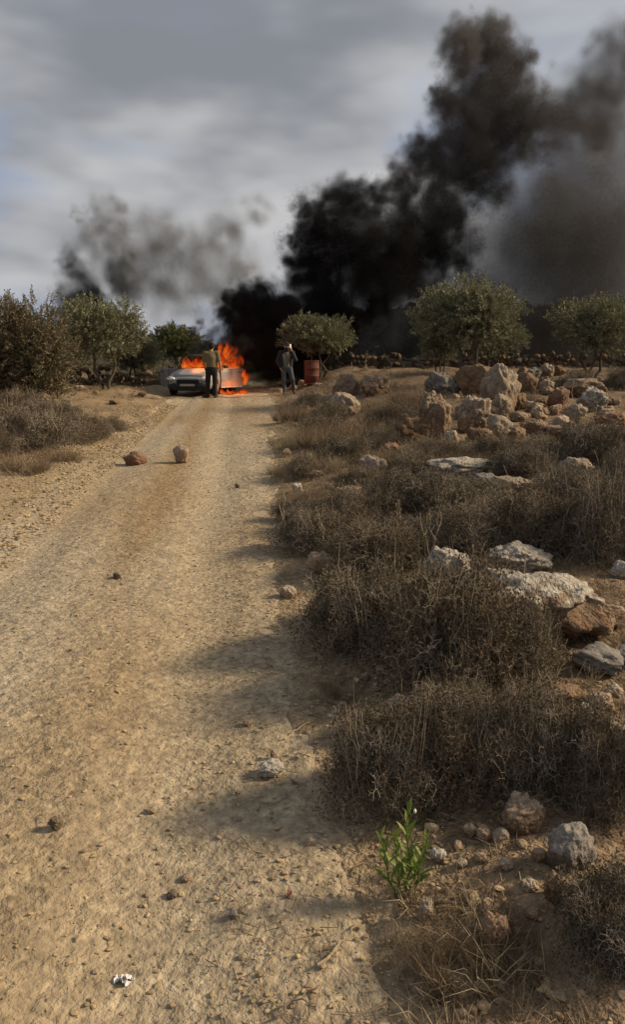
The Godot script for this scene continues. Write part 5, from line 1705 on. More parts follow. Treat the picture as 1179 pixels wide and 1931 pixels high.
func person(at: Vector3, turn: float, label: String, j: Dictionary, skin: Color, wear: Dictionary) -> Node3D:
	# j: joints in the person's own axes, facing +z; wear: the clothes
	var o := thing("person", label, "person", at, turn)
	var sk := mat(skin, 0.6)
	var body := []
	var hd: Vector3 = j.head
	var look: Vector3 = (j.look as Vector3).normalized()
	body.append([j.pelvis, j.chest, 0.125, 0.135, Vector3(1.15, 1, 0.8)])
	body.append([j.chest, j.neck, 0.12, 0.055])
	body.append([j.neck, hd + Vector3(0, -0.05, 0), 0.052, 0.055])
	for s in ["l", "r"]:
		body.append([j["shoulder_" + s], j["elbow_" + s], 0.052, 0.041])
		body.append([j["elbow_" + s], j["wrist_" + s], 0.040, 0.027])
		body.append([j["hip_" + s], j["knee_" + s], 0.085, 0.056])
		body.append([j["knee_" + s], j["ankle_" + s], 0.056, 0.037])
		body.append([j.chest + (j["shoulder_" + s] - j.chest) * 0.3, j["shoulder_" + s], 0.085, 0.06])
	# head: skull, jaw, nose, ears, brow
	var sd := Vector3.UP.cross(look).normalized()
	body.append([hd + Vector3(0, 0.02, 0) - look * 0.012, hd + Vector3(0, 0.03, 0) + look * 0.015, 0.092, 0.088])
	body.append([hd + Vector3(0, -0.03, 0) + look * 0.03, hd + Vector3(0, -0.08, 0) + look * 0.055, 0.062, 0.04])
	part("body", field_mesh(body, 0.017, 0.035), sk, o)
	part("nose", field_mesh([[hd + look * 0.10 + Vector3(0, 0.01, 0), hd + look * 0.122 + Vector3(0, -0.025, 0), 0.010, 0.016]], 0.006, 0.008), sk, o)
	part("mouth", field_mesh([[hd + look * 0.092 + Vector3(0, -0.062, 0) + sd * 0.02, hd + look * 0.092 + Vector3(0, -0.062, 0) - sd * 0.02, 0.009, 0.009]], 0.006, 0.008), mat(skin.darkened(0.25), 0.6), o)
	for s in [-1.0, 1.0]:
		part("ear", field_mesh([[hd + sd * s * 0.092 + Vector3(0, 0.015, 0), hd + sd * s * 0.097 + Vector3(0, -0.03, 0) + look * 0.008, 0.018, 0.010]], 0.006, 0.008), sk, o)
		part("eyebrow", field_mesh([[hd + sd * s * 0.035 + look * 0.092 + Vector3(0, 0.032, 0), hd + sd * s * 0.015 + look * 0.098 + Vector3(0, 0.032, 0), 0.008, 0.008]], 0.006, 0.008), mat(lin(0.02, 0.016, 0.014), 0.8), o)
	for s in [-1.0, 1.0]:
		var g := Collect.new()
		lathe(g, [[0.002, -0.011], [0.009, -0.006], [0.011, 0.0], [0.009, 0.006], [0.002, 0.011]], Color.WHITE, 10)
		part("eye", g.mesh(true), mat(lin(0.05, 0.04, 0.035), 0.3), o, Transform3D(Basis(), hd + sd * s * 0.032 + look * 0.085 + Vector3(0, 0.012, 0)))
		var side := "l" if s > 0.0 else "r"
		var w: Vector3 = j["wrist_" + side]
		var fore: Vector3 = (w - (j["elbow_" + side] as Vector3)).normalized()
		part("hand", field_mesh(hand_bones(w, j.get("hand_" + side, fore), j.get("palm_" + side, Vector3(-s, 0, 0.2)), -s, j.get("curl", 0.45)), 0.005, 0.006), sk, o)
	for called in wear:
		var item: Array = wear[called]
		var m := mat(item[0], item[2] if item.size() > 2 else 0.9)
		m.rim_enabled = true
		m.rim = 0.2
		part(called.trim_suffix("2"), field_mesh(item[1], 0.0155, item[3] if item.size() > 3 else 0.035), m, o)
	return o

func build_people():
	# a man seen from behind, standing in front of the car, weight on the right leg
	var j := {
		"pelvis": Vector3(0, 0.94, 0), "chest": Vector3(0.0, 1.28, -0.01), "neck": Vector3(0, 1.47, 0.0), "head": Vector3(-0.015, 1.625, 0.03), "look": Vector3(-0.55, -0.05, 1.0),
		"shoulder_l": Vector3(0.19, 1.41, -0.01), "elbow_l": Vector3(0.24, 1.13, 0.03), "wrist_l": Vector3(0.20, 0.93, 0.17),
		"shoulder_r": Vector3(-0.19, 1.41, -0.01), "elbow_r": Vector3(-0.255, 1.12, -0.04), "wrist_r": Vector3(-0.29, 0.88, 0.03),
		"hip_l": Vector3(0.095, 0.90, 0), "knee_l": Vector3(0.125, 0.50, 0.05), "ankle_l": Vector3(0.16, 0.085, 0.02),
		"hip_r": Vector3(-0.095, 0.90, 0), "knee_r": Vector3(-0.105, 0.50, 0.02), "ankle_r": Vector3(-0.10, 0.085, -0.06)}
	var shirt := [[j.pelvis + Vector3(0, 0.02, 0), j.chest, 0.15, 0.155, Vector3(1.15, 1, 0.8)], [j.chest, j.neck + Vector3(0, -0.05, 0), 0.13, 0.075],
		[Vector3(0.06, 1.38, 0), j.shoulder_l, 0.09, 0.072], [Vector3(-0.06, 1.38, 0), j.shoulder_r, 0.09, 0.072],
		[j.shoulder_l, j.shoulder_l.lerp(j.elbow_l, 0.8), 0.070, 0.066], [j.shoulder_r, j.shoulder_r.lerp(j.elbow_r, 0.8), 0.070, 0.066]]
	var trousers := [[j.pelvis, j.pelvis + Vector3(0, -0.06, 0), 0.148, 0.14, Vector3(1.15, 1, 0.85)]]
	var shoes := []
	for s in ["l", "r"]:
		trousers.append([j["hip_" + s], j["knee_" + s], 0.10, 0.078])
		trousers.append([j["knee_" + s], j["ankle_" + s] + Vector3(0, 0.01, 0), 0.078, 0.066])
		var ank: Vector3 = j["ankle_" + s]
		var toe := Vector3(0.13, 0, 0.17) if s == "l" else Vector3(-0.06, 0, 0.19)
		shoes.append([ank + Vector3(0, -0.04, 0) - toe * 0.25, ank + toe + Vector3(0, -0.05, 0), 0.046, 0.038])
	var hair := [[Vector3(-0.02, 1.66, 0.005), Vector3(-0.015, 1.68, 0.035), 0.099, 0.085], [Vector3(-0.005, 1.60, -0.01), Vector3(0.0, 1.56, -0.005), 0.085, 0.06]]
	var man := person(Vector3(-0.82, height(-0.82, -25.70), -25.70), deg_to_rad(183.0), "man in olive T-shirt and black trousers with his back turned before the car", j, lin(0.30, 0.185, 0.125),
		{"shirt": [lin(0.135, 0.11, 0.06), shirt], "trousers": [lin(0.014, 0.014, 0.016), trousers], "shoe": [lin(0.03, 0.028, 0.027), shoes], "hair": [lin(0.012, 0.010, 0.009), hair, 0.8]})
	man.scale = Vector3(1.06, 1.06, 1.06)
	# a man walking towards the camera, phone raised to his face
	j = {
		"pelvis": Vector3(0, 0.93, 0), "chest": Vector3(0.0, 1.27, 0.03), "neck": Vector3(0, 1.46, 0.05), "head": Vector3(0.01, 1.61, 0.085), "look": Vector3(0.25, -0.2, 1.0),
		"shoulder_l": Vector3(0.195, 1.40, 0.04), "elbow_l": Vector3(0.30, 1.17, 0.17), "wrist_l": Vector3(0.165, 1.46, 0.235), "hand_l": Vector3(-0.25, 1.0, -0.05), "palm_l": Vector3(-0.8, 0, -0.5),
		"shoulder_r": Vector3(-0.195, 1.40, 0.03), "elbow_r": Vector3(-0.30, 1.13, -0.02), "wrist_r": Vector3(-0.215, 0.91, 0.08),
		"hip_l": Vector3(0.10, 0.90, 0), "knee_l": Vector3(0.19, 0.53, 0.10), "ankle_l": Vector3(0.235, 0.16, -0.13),
		"hip_r": Vector3(-0.10, 0.90, 0), "knee_r": Vector3(-0.09, 0.50, 0.10), "ankle_r": Vector3(-0.08, 0.085, 0.16), "curl": 0.7}
	var jacket := [[Vector3(-0.12, 0.98, 0.0), Vector3(-0.115, 1.30, 0.0), 0.088, 0.10], [Vector3(0.12, 0.98, 0.0), Vector3(0.115, 1.30, 0.0), 0.088, 0.10], [Vector3(0, 1.0, -0.04), Vector3(0, 1.32, -0.035), 0.125, 0.13],
		[Vector3(0.07, 1.385, 0.02), j.shoulder_l, 0.085, 0.078], [Vector3(-0.07, 1.385, 0.02), j.shoulder_r, 0.085, 0.078], [j.shoulder_l, j.elbow_l, 0.076, 0.064], [j.elbow_l, j.elbow_l.lerp(j.wrist_l, 0.85), 0.062, 0.050],
		[j.shoulder_r, j.elbow_r, 0.076, 0.064], [j.elbow_r, j.elbow_r.lerp(j.wrist_r, 0.9), 0.062, 0.050], [Vector3(0, 1.43, -0.01), Vector3(0, 1.46, -0.005), 0.085, 0.075]]
	shirt = [[Vector3(0, 0.98, 0.045), Vector3(0, 1.36, 0.065), 0.112, 0.10, Vector3(0.95, 1, 0.9)]]
	trousers = [[j.pelvis, j.pelvis + Vector3(0, -0.06, 0), 0.142, 0.135, Vector3(1.15, 1, 0.85)]]
	shoes = []
	for s in ["l", "r"]:
		trousers.append([j["hip_" + s], j["knee_" + s], 0.098, 0.070])
		trousers.append([j["knee_" + s], j["ankle_" + s] + Vector3(0, 0.03, 0), 0.070, 0.056])
		var ank: Vector3 = j["ankle_" + s]
		var toe := Vector3(0.04, -0.06, 0.15) if s == "l" else Vector3(-0.02, 0.015, 0.19)
		shoes.append([ank + Vector3(0, -0.04, 0) - toe * 0.25, ank + toe + Vector3(0, -0.045, 0), 0.046, 0.038])
	var scarf := [[Vector3(0.0, 1.47, 0.075), Vector3(0.02, 1.545, 0.125), 0.085, 0.068]]
	hair = [[Vector3(0.005, 1.655, 0.06), Vector3(0.02, 1.665, 0.10), 0.101, 0.095]]
	var brim := [[Vector3(0.03, 1.665, 0.16), Vector3(0.045, 1.655, 0.215), 0.03, 0.018], [Vector3(-0.02, 1.665, 0.16), Vector3(0.0, 1.655, 0.225), 0.03, 0.018], [Vector3(0.07, 1.665, 0.14), Vector3(0.09, 1.655, 0.19), 0.03, 0.018]]
	var o := person(Vector3(1.77, height(1.77, -26.20), -26.20), deg_to_rad(-4.0), "man in dark open jacket, pale shirt and grey jeans, hand at his head", j, lin(0.28, 0.17, 0.115),
		{"jacket": [lin(0.022, 0.023, 0.026), jacket], "shirt": [lin(0.13, 0.125, 0.11), shirt], "jeans": [lin(0.055, 0.062, 0.072), trousers], "shoe": [lin(0.05, 0.05, 0.05), shoes], "face_cloth": [lin(0.02, 0.02, 0.02), scarf], "cap": [lin(0.02, 0.02, 0.022), hair], "cap2": [lin(0.02, 0.02, 0.022), brim, 0.9, 0.02]})
	o.scale = Vector3(1.03, 1.03, 1.03)
	var g := Collect.new()
	slab(g, Vector3(-0.036, -0.075, -0.005), Vector3(0.036, 0.075, 0.005), Color.WHITE, 0.003)
	var ph := part("phone", g.mesh(), mat(lin(0.75, 0.75, 0.74), 0.25), self, Transform3D(Basis.from_euler(Vector3(0.1, 0.7, 0.2)), o.position + Basis(Vector3.UP, deg_to_rad(-4.0)) * Vector3(0.135, 1.66, 0.235)))
	tag(ph, "small pale phone held up beside the walking man's head", "phone")

# ------------------------------------------------------------------ barrel
func build_barrel():
	var o := thing("oil_drum", "rusty red oil drum standing below the small olive tree", "barrel", Vector3(2.88, height(2.88, -28.50) - 0.02, -28.50), 0.4)
	var rust := mat(lin(0.21, 0.075, 0.05), 0.75)
	rust.albedo_texture = noise_tex(71, 0.012, 5, 512, 0.45, 1.0)
	rust.uv1_triplanar = true
	rust.uv1_scale = Vector3(1.2, 1.2, 1.2)
	var g := Collect.new()
	lathe(g, [[0.28, 0.02], [0.285, 0.29], [0.298, 0.305], [0.285, 0.32], [0.285, 0.58], [0.298, 0.595], [0.285, 0.61], [0.285, 0.86]], Color.WHITE, 28)
	part("drum_wall", g.mesh(true), rust, o)
	for y in [0.0, 0.855]:
		g = Collect.new()
		lathe(g, [[0.27, y], [0.298, y + 0.008], [0.30, y + 0.022], [0.275, y + 0.03]], Color.WHITE, 28)
		part("rim", g.mesh(true), mat(lin(0.17, 0.065, 0.045), 0.8), o)
	g = Collect.new()
	lathe(g, [[0.04, 0.862], [0.045, 0.90], [0.025, 0.905]], Color.WHITE, 12)
	part("bung", g.mesh(true), mat(lin(0.12, 0.06, 0.045), 0.8), o, Transform3D(Basis(), Vector3(0.15, 0.0, 0.08)))

# ------------------------------------------------------------------ fire
func flame_materials() -> Array:
	var n := FastNoiseLite.new()
	n.seed = 91
	n.frequency = 0.03
	n.fractal_octaves = 4
	n.domain_warp_enabled = true
	n.domain_warp_amplitude = 18.0
	var out := []
	for kind in 2:
		var w := 96
		var hh := 128
		var glow := Image.create(w, hh, false, Image.FORMAT_RGBF)
		var cut := Image.create(w, hh, false, Image.FORMAT_RGBA8)
		for y in hh:
			for x in w:
				var up := 1.0 - (y + 0.5) / hh
				var across := absf(fmod((x + 0.5) / w * 2.0, 1.0) - 0.5) * 2.0   # 1 at the thin edges
				var s := n.get_noise_2d(x * 1.6 + kind * 300.0, y * 0.55) * 0.5 + 0.5
				var heat := clampf((0.95 - up * 0.95) * (1.0 - across * 0.5) * (0.35 + s * 1.1), 0.0, 1.0)
				var c := Color(0.35, 0.02, 0.004).lerp(Color(1.0, 0.13, 0.012), smoothstep(0.1, 0.5, heat)).lerp(Color(1.0, 0.42, 0.07), smoothstep(0.5, 0.95, heat))
				glow.set_pixel(x, y, c)
				var a := (1.0 - smoothstep(0.5, 1.0, across)) * smoothstep(0.0, 0.10, up) * (1.0 - smoothstep(0.55, 1.0, up)) * smoothstep(0.18, 0.5, s + (1.0 - up) * 0.25)
				cut.set_pixel(x, y, Color(1, 1, 1, a * 0.9))
		var m := mat(Color(0, 0, 0), 1.0)
		m.metallic_specular = 0.0
		m.transparency = BaseMaterial3D.TRANSPARENCY_ALPHA
		m.albedo_color = Color(0.02, 0.01, 0.01)
		m.albedo_texture = ImageTexture.create_from_image(cut)
		m.emission_enabled = true
		m.emission = Color.BLACK
		m.emission_texture = ImageTexture.create_from_image(glow)
		m.emission_energy_multiplier = 0.42
		out.append(m)
	return out

func flame_mesh(r: RandomNumberGenerator, tall: float, wide: float) -> ArrayMesh:
	# a tongue: a lens in cross-section, tapering and curling as it rises
	var st := SurfaceTool.new()
	st.begin(Mesh.PRIMITIVE_TRIANGLES)
	var rows := 12
	var sides := 12
	var sway := r.randf() * TAU
	var pts := []
	for k in rows + 1:
		var t := float(k) / rows
		var rad := wide * 0.5 * (0.55 + 1.3 * t) * pow(1.0 - t, 0.65) + 0.004
		if t > 0.999:
			rad = 0.004
		var mid := Vector3(sin(sway + t * 4.2) * wide * 0.32 * t, t * tall, cos(sway * 1.7 + t * 3.6) * wide * 0.28 * t)
		var twist := sway + t * 0.9
		for i in sides + 1:
			var a := TAU * i / sides
			var q := Vector3(cos(a + PI / 2) * rad * 0.45, 0, sin(a + PI / 2) * rad).rotated(Vector3.UP, twist)
			pts.append([mid + q * (1.0 + 0.14 * sin(a * 2.0 + t * 9.0 + sway)), Vector2(float(i) / sides, 1.0 - t)])
	for k in rows:
		for i in sides:
			var a := k * (sides + 1) + i
			var b := a + sides + 1
			for q in [a, b, b + 1, a, b + 1, a + 1]:
				st.set_uv(pts[q][1])
				st.add_vertex(pts[q][0])
	return st.commit()

func fire(label: String, mats: Array, spots: Array, light_at: Vector3, power: float):
	var o := thing("flames", label, "fire", Vector3(light_at.x, 0, light_at.z))
	var r := RandomNumberGenerator.new()
	r.seed = spots.size() * 31 + 5
	for s in spots:
		# centre, spread, count, height, width
		for k in s[2]:
			var p: Vector3 = s[0] + Vector3(r.randf_range(-1, 1), r.randf_range(-1, 1), r.randf_range(-1, 1)) * s[1]
			var sc := r.randf_range(0.6, 1.35)
			var f := part("flame", flame_mesh(r, s[3] * sc, s[4] * r.randf_range(0.7, 1.3)), mats[r.randi() % 2], o, Transform3D(Basis(Vector3.BACK, -0.25 + r.randf_range(-0.25, 0.25)), p - o.position))
			f.cast_shadow = GeometryInstance3D.SHADOW_CASTING_SETTING_ON
	var l := OmniLight3D.new()
	l.name = "fire_light"
	l.position = light_at - o.position
	l.light_color = Color(1.0, 0.52, 0.22)
	l.light_energy = power
	l.light_size = 0.35
	l.omni_range = 14.0
	l.omni_attenuation = 2.0
	l.shadow_enabled = true
	o.add_child(l)

func build_fire():
	var mats := flame_materials()
	var b := Vector3(-1.20, height(-1.20, -28.30), -28.30)
	fire("orange flames bursting from the car's windscreen above its bonnet", mats, [
		[b + Vector3(-0.18, 0.93, 0.55), Vector3(0.50, 0.03, 0.12), 24, 0.28, 0.22],
		[b + Vector3(-0.10, 0.95, 0.1), Vector3(0.55, 0.05, 0.25), 12, 0.34, 0.26]], b + Vector3(-0.1, 1.15, 0.78), 0.5)
	fire("tall orange flames rising from the car's open right side", mats, [
		[b + Vector3(0.90, 0.88, 0.05), Vector3(0.42, 0.06, 0.25), 15, 0.42, 0.30],
		[b + Vector3(0.92, 1.08, -0.25), Vector3(0.36, 0.20, 0.30), 13, 0.50, 0.30],
		[b + Vector3(0.85, 1.32, -0.35), Vector3(0.25, 0.15, 0.25), 6, 0.48, 0.22],
		[b + Vector3(1.48, 0.35, 0.25), Vector3(0.06, 0.25, 0.10), 7, 0.4, 0.14],
		[b + Vector3(0.70, 0.9, 0.2), Vector3(0.25, 0.05, 0.2), 8, 0.45, 0.30]], b + Vector3(1.2, 1.45, 0.35), 0.8)
	fire("low flames burning on the ground under the car's open right door", mats, [
		[b + Vector3(1.08, 0.0, 0.62), Vector3(0.45, 0.01, 0.12), 22, 0.17, 0.18]], b + Vector3(1.2, 0.22, 0.8), 0.4)

# ------------------------------------------------------------------ smoke
# Smoke is soot: clouds of tiny flakes, thick where the puffs crowd, thin at the rims.
func soot_puff(seed_: int, flakes: int, size: float) -> ArrayMesh:
	var r := RandomNumberGenerator.new()
	r.seed = seed_
	var g := Collect.new()
	for i in flakes:
		var p := Vector3(r.randfn(), r.randfn(), r.randfn()) * 0.45
		var u := Vector3(r.randfn(), r.randfn(), r.randfn()).normalized()
		var w := u.cross(Vector3(r.randfn(), r.randfn(), r.randfn())).normalized()
		var s := size * r.randf_range(0.7, 1.3)
		g.tri(p + u * s, p + (w * 0.87 - u * 0.5) * s, p - (w * 0.87 + u * 0.5) * s, Color.WHITE)
	return g.mesh()

func plume(called: String, label: String, lobes: Array, tone_low: Color, tone_high: Color, y_low: float, y_high: float, seed_: int, fine: float, erode: float, clumps: float, flakes: int, thick := 1.0):
	# lobes: [centre, radius, optical depth]
	var r := RandomNumberGenerator.new()
	r.seed = seed_
	var n := FastNoiseLite.new()
	n.seed = seed_
	n.frequency = 0.8
	n.fractal_octaves = 3
	var o := thing(called, label, "smoke", Vector3(lobes[0][0].x, 0, lobes[0][0].z))
	o.set_meta("kind", "stuff")
	var sets := [[], [], []]
	for lobe in lobes:
		var big: float = lobe[1]
		var count := int(lobe[2] * PI / (0.187 * fine * fine * thick))
		var subs := []
		for k in 26:
			var d := Vector3(r.randfn(), r.randfn(), r.randfn()).normalized()
			subs.append([d * big * r.randf_range(0.45, 0.80), big * r.randf_range(0.22, 0.42)])
		for i in count:
			var s: Array = subs[r.randi() % subs.size()] if r.randf() < clumps else [Vector3(r.randfn(), r.randfn(), r.randfn()) * big * 0.33, big * 0.3]
			var d := Vector3(r.randfn(), r.randfn(), r.randfn()).normalized()
			var p: Vector3 = lobe[0] + s[0] + d * s[1] * pow(r.randf(), 0.4)
			var loose := r.randf() < 0.03
			if loose:
				p = lobe[0] + d * big * (0.7 + absf(r.randfn()) * 0.35)
			# torn by turbulence: sheets and hollows at two scales
			var tear := n.get_noise_3dv(p * (1.5 / maxf(big, 0.5)) + Vector3(0, p.x * 0.2, 0)) + 0.4 * n.get_noise_3dv(p * (4.0 / maxf(big, 0.5)))
			if smoothstep(-0.45, 0.35, tear) < erode * r.randf():
				continue
			var sc := big * fine * r.randf_range(0.7, 1.3) * (1.8 if loose else 1.0)
			var tone := tone_low.lerp(tone_high, clampf((p.y - y_low) / (y_high - y_low), 0.0, 1.0))
			sets[i % 3].append([Transform3D(Basis.from_euler(Vector3(r.randf() * TAU, r.randf() * TAU, r.randf() * TAU)).scaled(Vector3(sc, sc, sc)), p - o.position), tone])
	for k in 3:
		var mm := MultiMesh.new()
		mm.transform_format = MultiMesh.TRANSFORM_3D
		mm.use_colors = true
		mm.mesh = soot_puff(seed_ + k, flakes, 0.0222 * sqrt(600.0 * thick / flakes))
		mm.instance_count = sets[k].size()
		for i in sets[k].size():
			mm.set_instance_transform(i, sets[k][i][0])
			mm.set_instance_color(i, sets[k][i][1])
		var p := MultiMeshInstance3D.new()
		p.name = "billow"
		p.multimesh = mm
		p.material_override = M.soot
		o.add_child(p, true)
		p.set_meta("kind", "stuff")

func fog_bank(o: Node3D, lobes: Array, tone: Color):
	# broad soft veils of even thin smoke: [centre, radius, optical depth]
	var r := RandomNumberGenerator.new()
	r.seed = 808
	for lobe in lobes:
		var f := FogVolume.new()
		f.name = "veil"
		f.shape = RenderingServer.FOG_VOLUME_SHAPE_ELLIPSOID
		var big: float = lobe[1]
		f.size = Vector3(big * 2.0 * r.randf_range(0.9, 1.35), big * 2.0 * r.randf_range(0.8, 1.15), big * 2.0)
		f.position = lobe[0] - o.position
		f.rotation = Vector3(r.randf_range(-0.4, 0.4), r.randf() * TAU, r.randf_range(-0.5, 0.5))
		var m := FogMaterial.new()
		m.density = lobe[2] / (big * 1.5)
		m.albedo = tone
		m.edge_fade = 0.6
		f.material = m
		o.add_child(f, true)

func build_smoke():
	M.soot = mat(Color.WHITE, 1.0, true)
	M.soot.metallic_specular = 0.0
# @VEIL
	plume("smoke_plume", "black smoke boiling up from the burning car and leaning away to the right", [[Vector3(1.70, 2.75, -31.85), 1.33, 1.95], [Vector3(0.71, 2.96, -31.77), 1.22, 1.62], [Vector3(2.46, 2.90, -30.17), 1.33, 1.95], [Vector3(1.19, 1.66, -30.29), 1.22, 1.95], [Vector3(2.12, 1.67, -31.52), 1.11, 1.95], [Vector3(3.21, 1.67, -31.37), 1.11, 1.9], [Vector3(4.31, 2.10, -31.24), 1.00, 1.71], [Vector3(0.25, 2.08, -30.80), 0.76, 1.56], [Vector3(0.23, 0.92, -31.08), 0.53, 1.9], [Vector3(0.74, 1.56, -31.13), 0.85, 1.95], [Vector3(1.54, 1.50, -31.11), 1.00, 1.95], [Vector3(0.58, 2.80, -30.57), 0.89, 1.95], [Vector3(0.09, 3.49, -30.93), 0.76, 1.69], [Vector3(0.85, 3.64, -30.87), 0.89, 1.69], [Vector3(1.64, 3.19, -31.29), 0.93, 1.95], [Vector3(2.33, 2.32, -31.89), 1.29, 1.95], [Vector3(3.26, 2.54, -31.81), 1.29, 1.95], [Vector3(4.39, 2.84, -31.06), 0.93, 1.56], [Vector3(1.42, 0.81, -30.94), 0.80, 1.52], [Vector3(2.49, 1.03, -30.67), 1.02, 1.9], [Vector3(0.15, 2.39, -30.60), 0.62, 1.9], [Vector3(-0.36, 3.11, -30.71), 0.44, 1.52], [Vector3(3.39, 3.66, -30.94), 1.22, 1.95], [Vector3(4.20, 4.05, -30.60), 1.56, 1.95], [Vector3(2.73, 4.77, -30.83), 1.02, 1.95], [Vector3(3.93, 5.73, -31.88), 1.60, 1.95], [Vector3(3.07, 6.71, -31.03), 0.93, 1.69], [Vector3(4.25, 7.14, -31.10), 1.22, 1.82], [Vector3(5.24, 7.41, -30.65), 0.93, 1.69], [Vector3(2.61, 5.84, -30.56), 0.67, 1.43], [Vector3(5.46, 5.78, -30.54), 1.87, 1.95], [Vector3(5.96, 4.35, -30.25), 1.47, 1.69], [Vector3(5.58, 3.47, -31.01), 1.00, 1.52], [Vector3(7.11, 5.16, -32.09), 1.56, 1.69], [Vector3(7.58, 6.54, -31.41), 1.69, 1.69], [Vector3(6.62, 7.93, -30.54), 1.02, 1.9], [Vector3(8.72, 6.21, -31.86), 1.56, 1.56], [Vector3(8.96, 7.85, -31.74), 1.78, 1.43], [Vector3(7.60, 9.15, -31.36), 1.11, 1.71], [Vector3(9.41, 9.54, -32.01), 1.78, 1.43], [Vector3(10.52, 8.65, -31.51), 1.38, 1.52], [Vector3(9.83, 10.88, -31.76), 1.87, 1.43], [Vector3(8.35, 11.14, -30.83), 0.85, 1.42], [Vector3(11.19, 10.63, -32.14), 1.69, 1.71], [Vector3(10.08, 12.57, -32.12), 1.73, 1.43], [Vector3(8.80, 13.00, -30.51), 1.02, 1.9], [Vector3(10.21, 13.55, -31.36), 1.02, 1.9], [Vector3(11.02, 12.63, -31.36), 1.20, 1.52], [Vector3(11.81, 11.09, -30.93), 1.33, 1.14], [Vector3(11.94, 9.77, -31.05), 1.07, 0.85], [Vector3(7.77, 4.22, -30.98), 1.11, 0.95], [Vector3(9.04, 5.14, -31.66), 1.11, 0.85]], Color(0.022, 0.021, 0.021), Color(0.235, 0.23, 0.225), 5.5, 14.0, 201, 0.19, 0.18, 0.6, 1800, 1.8)
	plume("smoke_cloud", "brown grey smoke drifting off the top of the black plume to the right edge", [[Vector3(13.55, 10.86, -32.36), 1.52, 1.0], [Vector3(14.99, 11.72, -33.10), 1.47, 0.95], [Vector3(15.84, 12.73, -32.64), 1.75, 0.95], [Vector3(15.62, 10.63, -33.24), 1.42, 0.8], [Vector3(16.79, 11.31, -33.30), 1.52, 0.8], [Vector3(16.46, 13.63, -32.01), 1.42, 0.8], [Vector3(15.10, 13.77, -32.26), 0.95, 0.3]], Color(0.18, 0.172, 0.165), Color(0.25, 0.24, 0.23), 7.0, 13.5, 211, 0.26, 0.8, 0.35, 7000)
	plume("smoke_haze", "thin grey veil of smoke hanging below the plume at the right", [[Vector3(9.90, 3.59, -39.32), 1.43, 0.24], [Vector3(8.73, 3.84, -39.18), 1.15, 0.24], [Vector3(14.35, 7.91, -39.60), 2.15, 0.21], [Vector3(15.98, 8.65, -38.49), 2.44, 0.24], [Vector3(17.99, 7.65, -37.54), 3.16, 0.24], [Vector3(15.58, 5.92, -39.49), 2.87, 0.24], [Vector3(20.41, 5.29, -42.70), 3.59, 0.3], [Vector3(13.38, 5.93, -41.09), 2.01, 0.21], [Vector3(21.45, 10.48, -41.37), 2.87, 0.21], [Vector3(20.55, 5.46, -38.28), 3.44, 0.27], [Vector3(11.24, 4.32, -40.12), 1.87, 0.24], [Vector3(15.45, 3.32, -38.73), 3.16, 0.21], [Vector3(19.46, 3.03, -37.97), 3.44, 0.24], [Vector3(8.08, 2.48, -38.58), 2.01, 0.21], [Vector3(11.21, 2.50, -38.75), 2.44, 0.21], [Vector3(19.03, 7.15, -41.44), 1.87, 0.18], [Vector3(16.84, 10.81, -40.85), 1.43, 0.15], [Vector3(6.21, 1.83, -40.79), 1.43, 0.21], [Vector3(14.14, 4.53, -40.93), 1.72, 0.18], [Vector3(17.31, 3.61, -39.05), 1.72, 0.18], [Vector3(19.85, 6.90, -39.41), 1.72, 0.18], [Vector3(15.22, 7.49, -40.30), 1.29, 0.15], [Vector3(18.13, 9.73, -40.60), 1.43, 0.15], [Vector3(19.99, 11.73, -41.10), 1.72, 0.18], [Vector3(21.87, 8.27, -41.18), 1.72, 0.18], [Vector3(15.73, 4.67, -38.93), 1.43, 0.15], [Vector3(12.86, 7.71, -40.22), 1.15, 0.12], [Vector3(19.11, 2.27, -40.80), 2.58, 0.18], [Vector3(7.21, 3.74, -40.01), 1.15, 0.15]], Color(0.21, 0.207, 0.20), Color(0.26, 0.252, 0.24), 2.0, 12.0, 221, 0.38, 0.85, 0.1, 8000, 1.3)
	var bank := thing("smoke_bank", "broad smooth grey smoke filling the air behind the olive trees at the right", "smoke", Vector3(10, 0, -40))
	bank.set_meta("kind", "stuff")
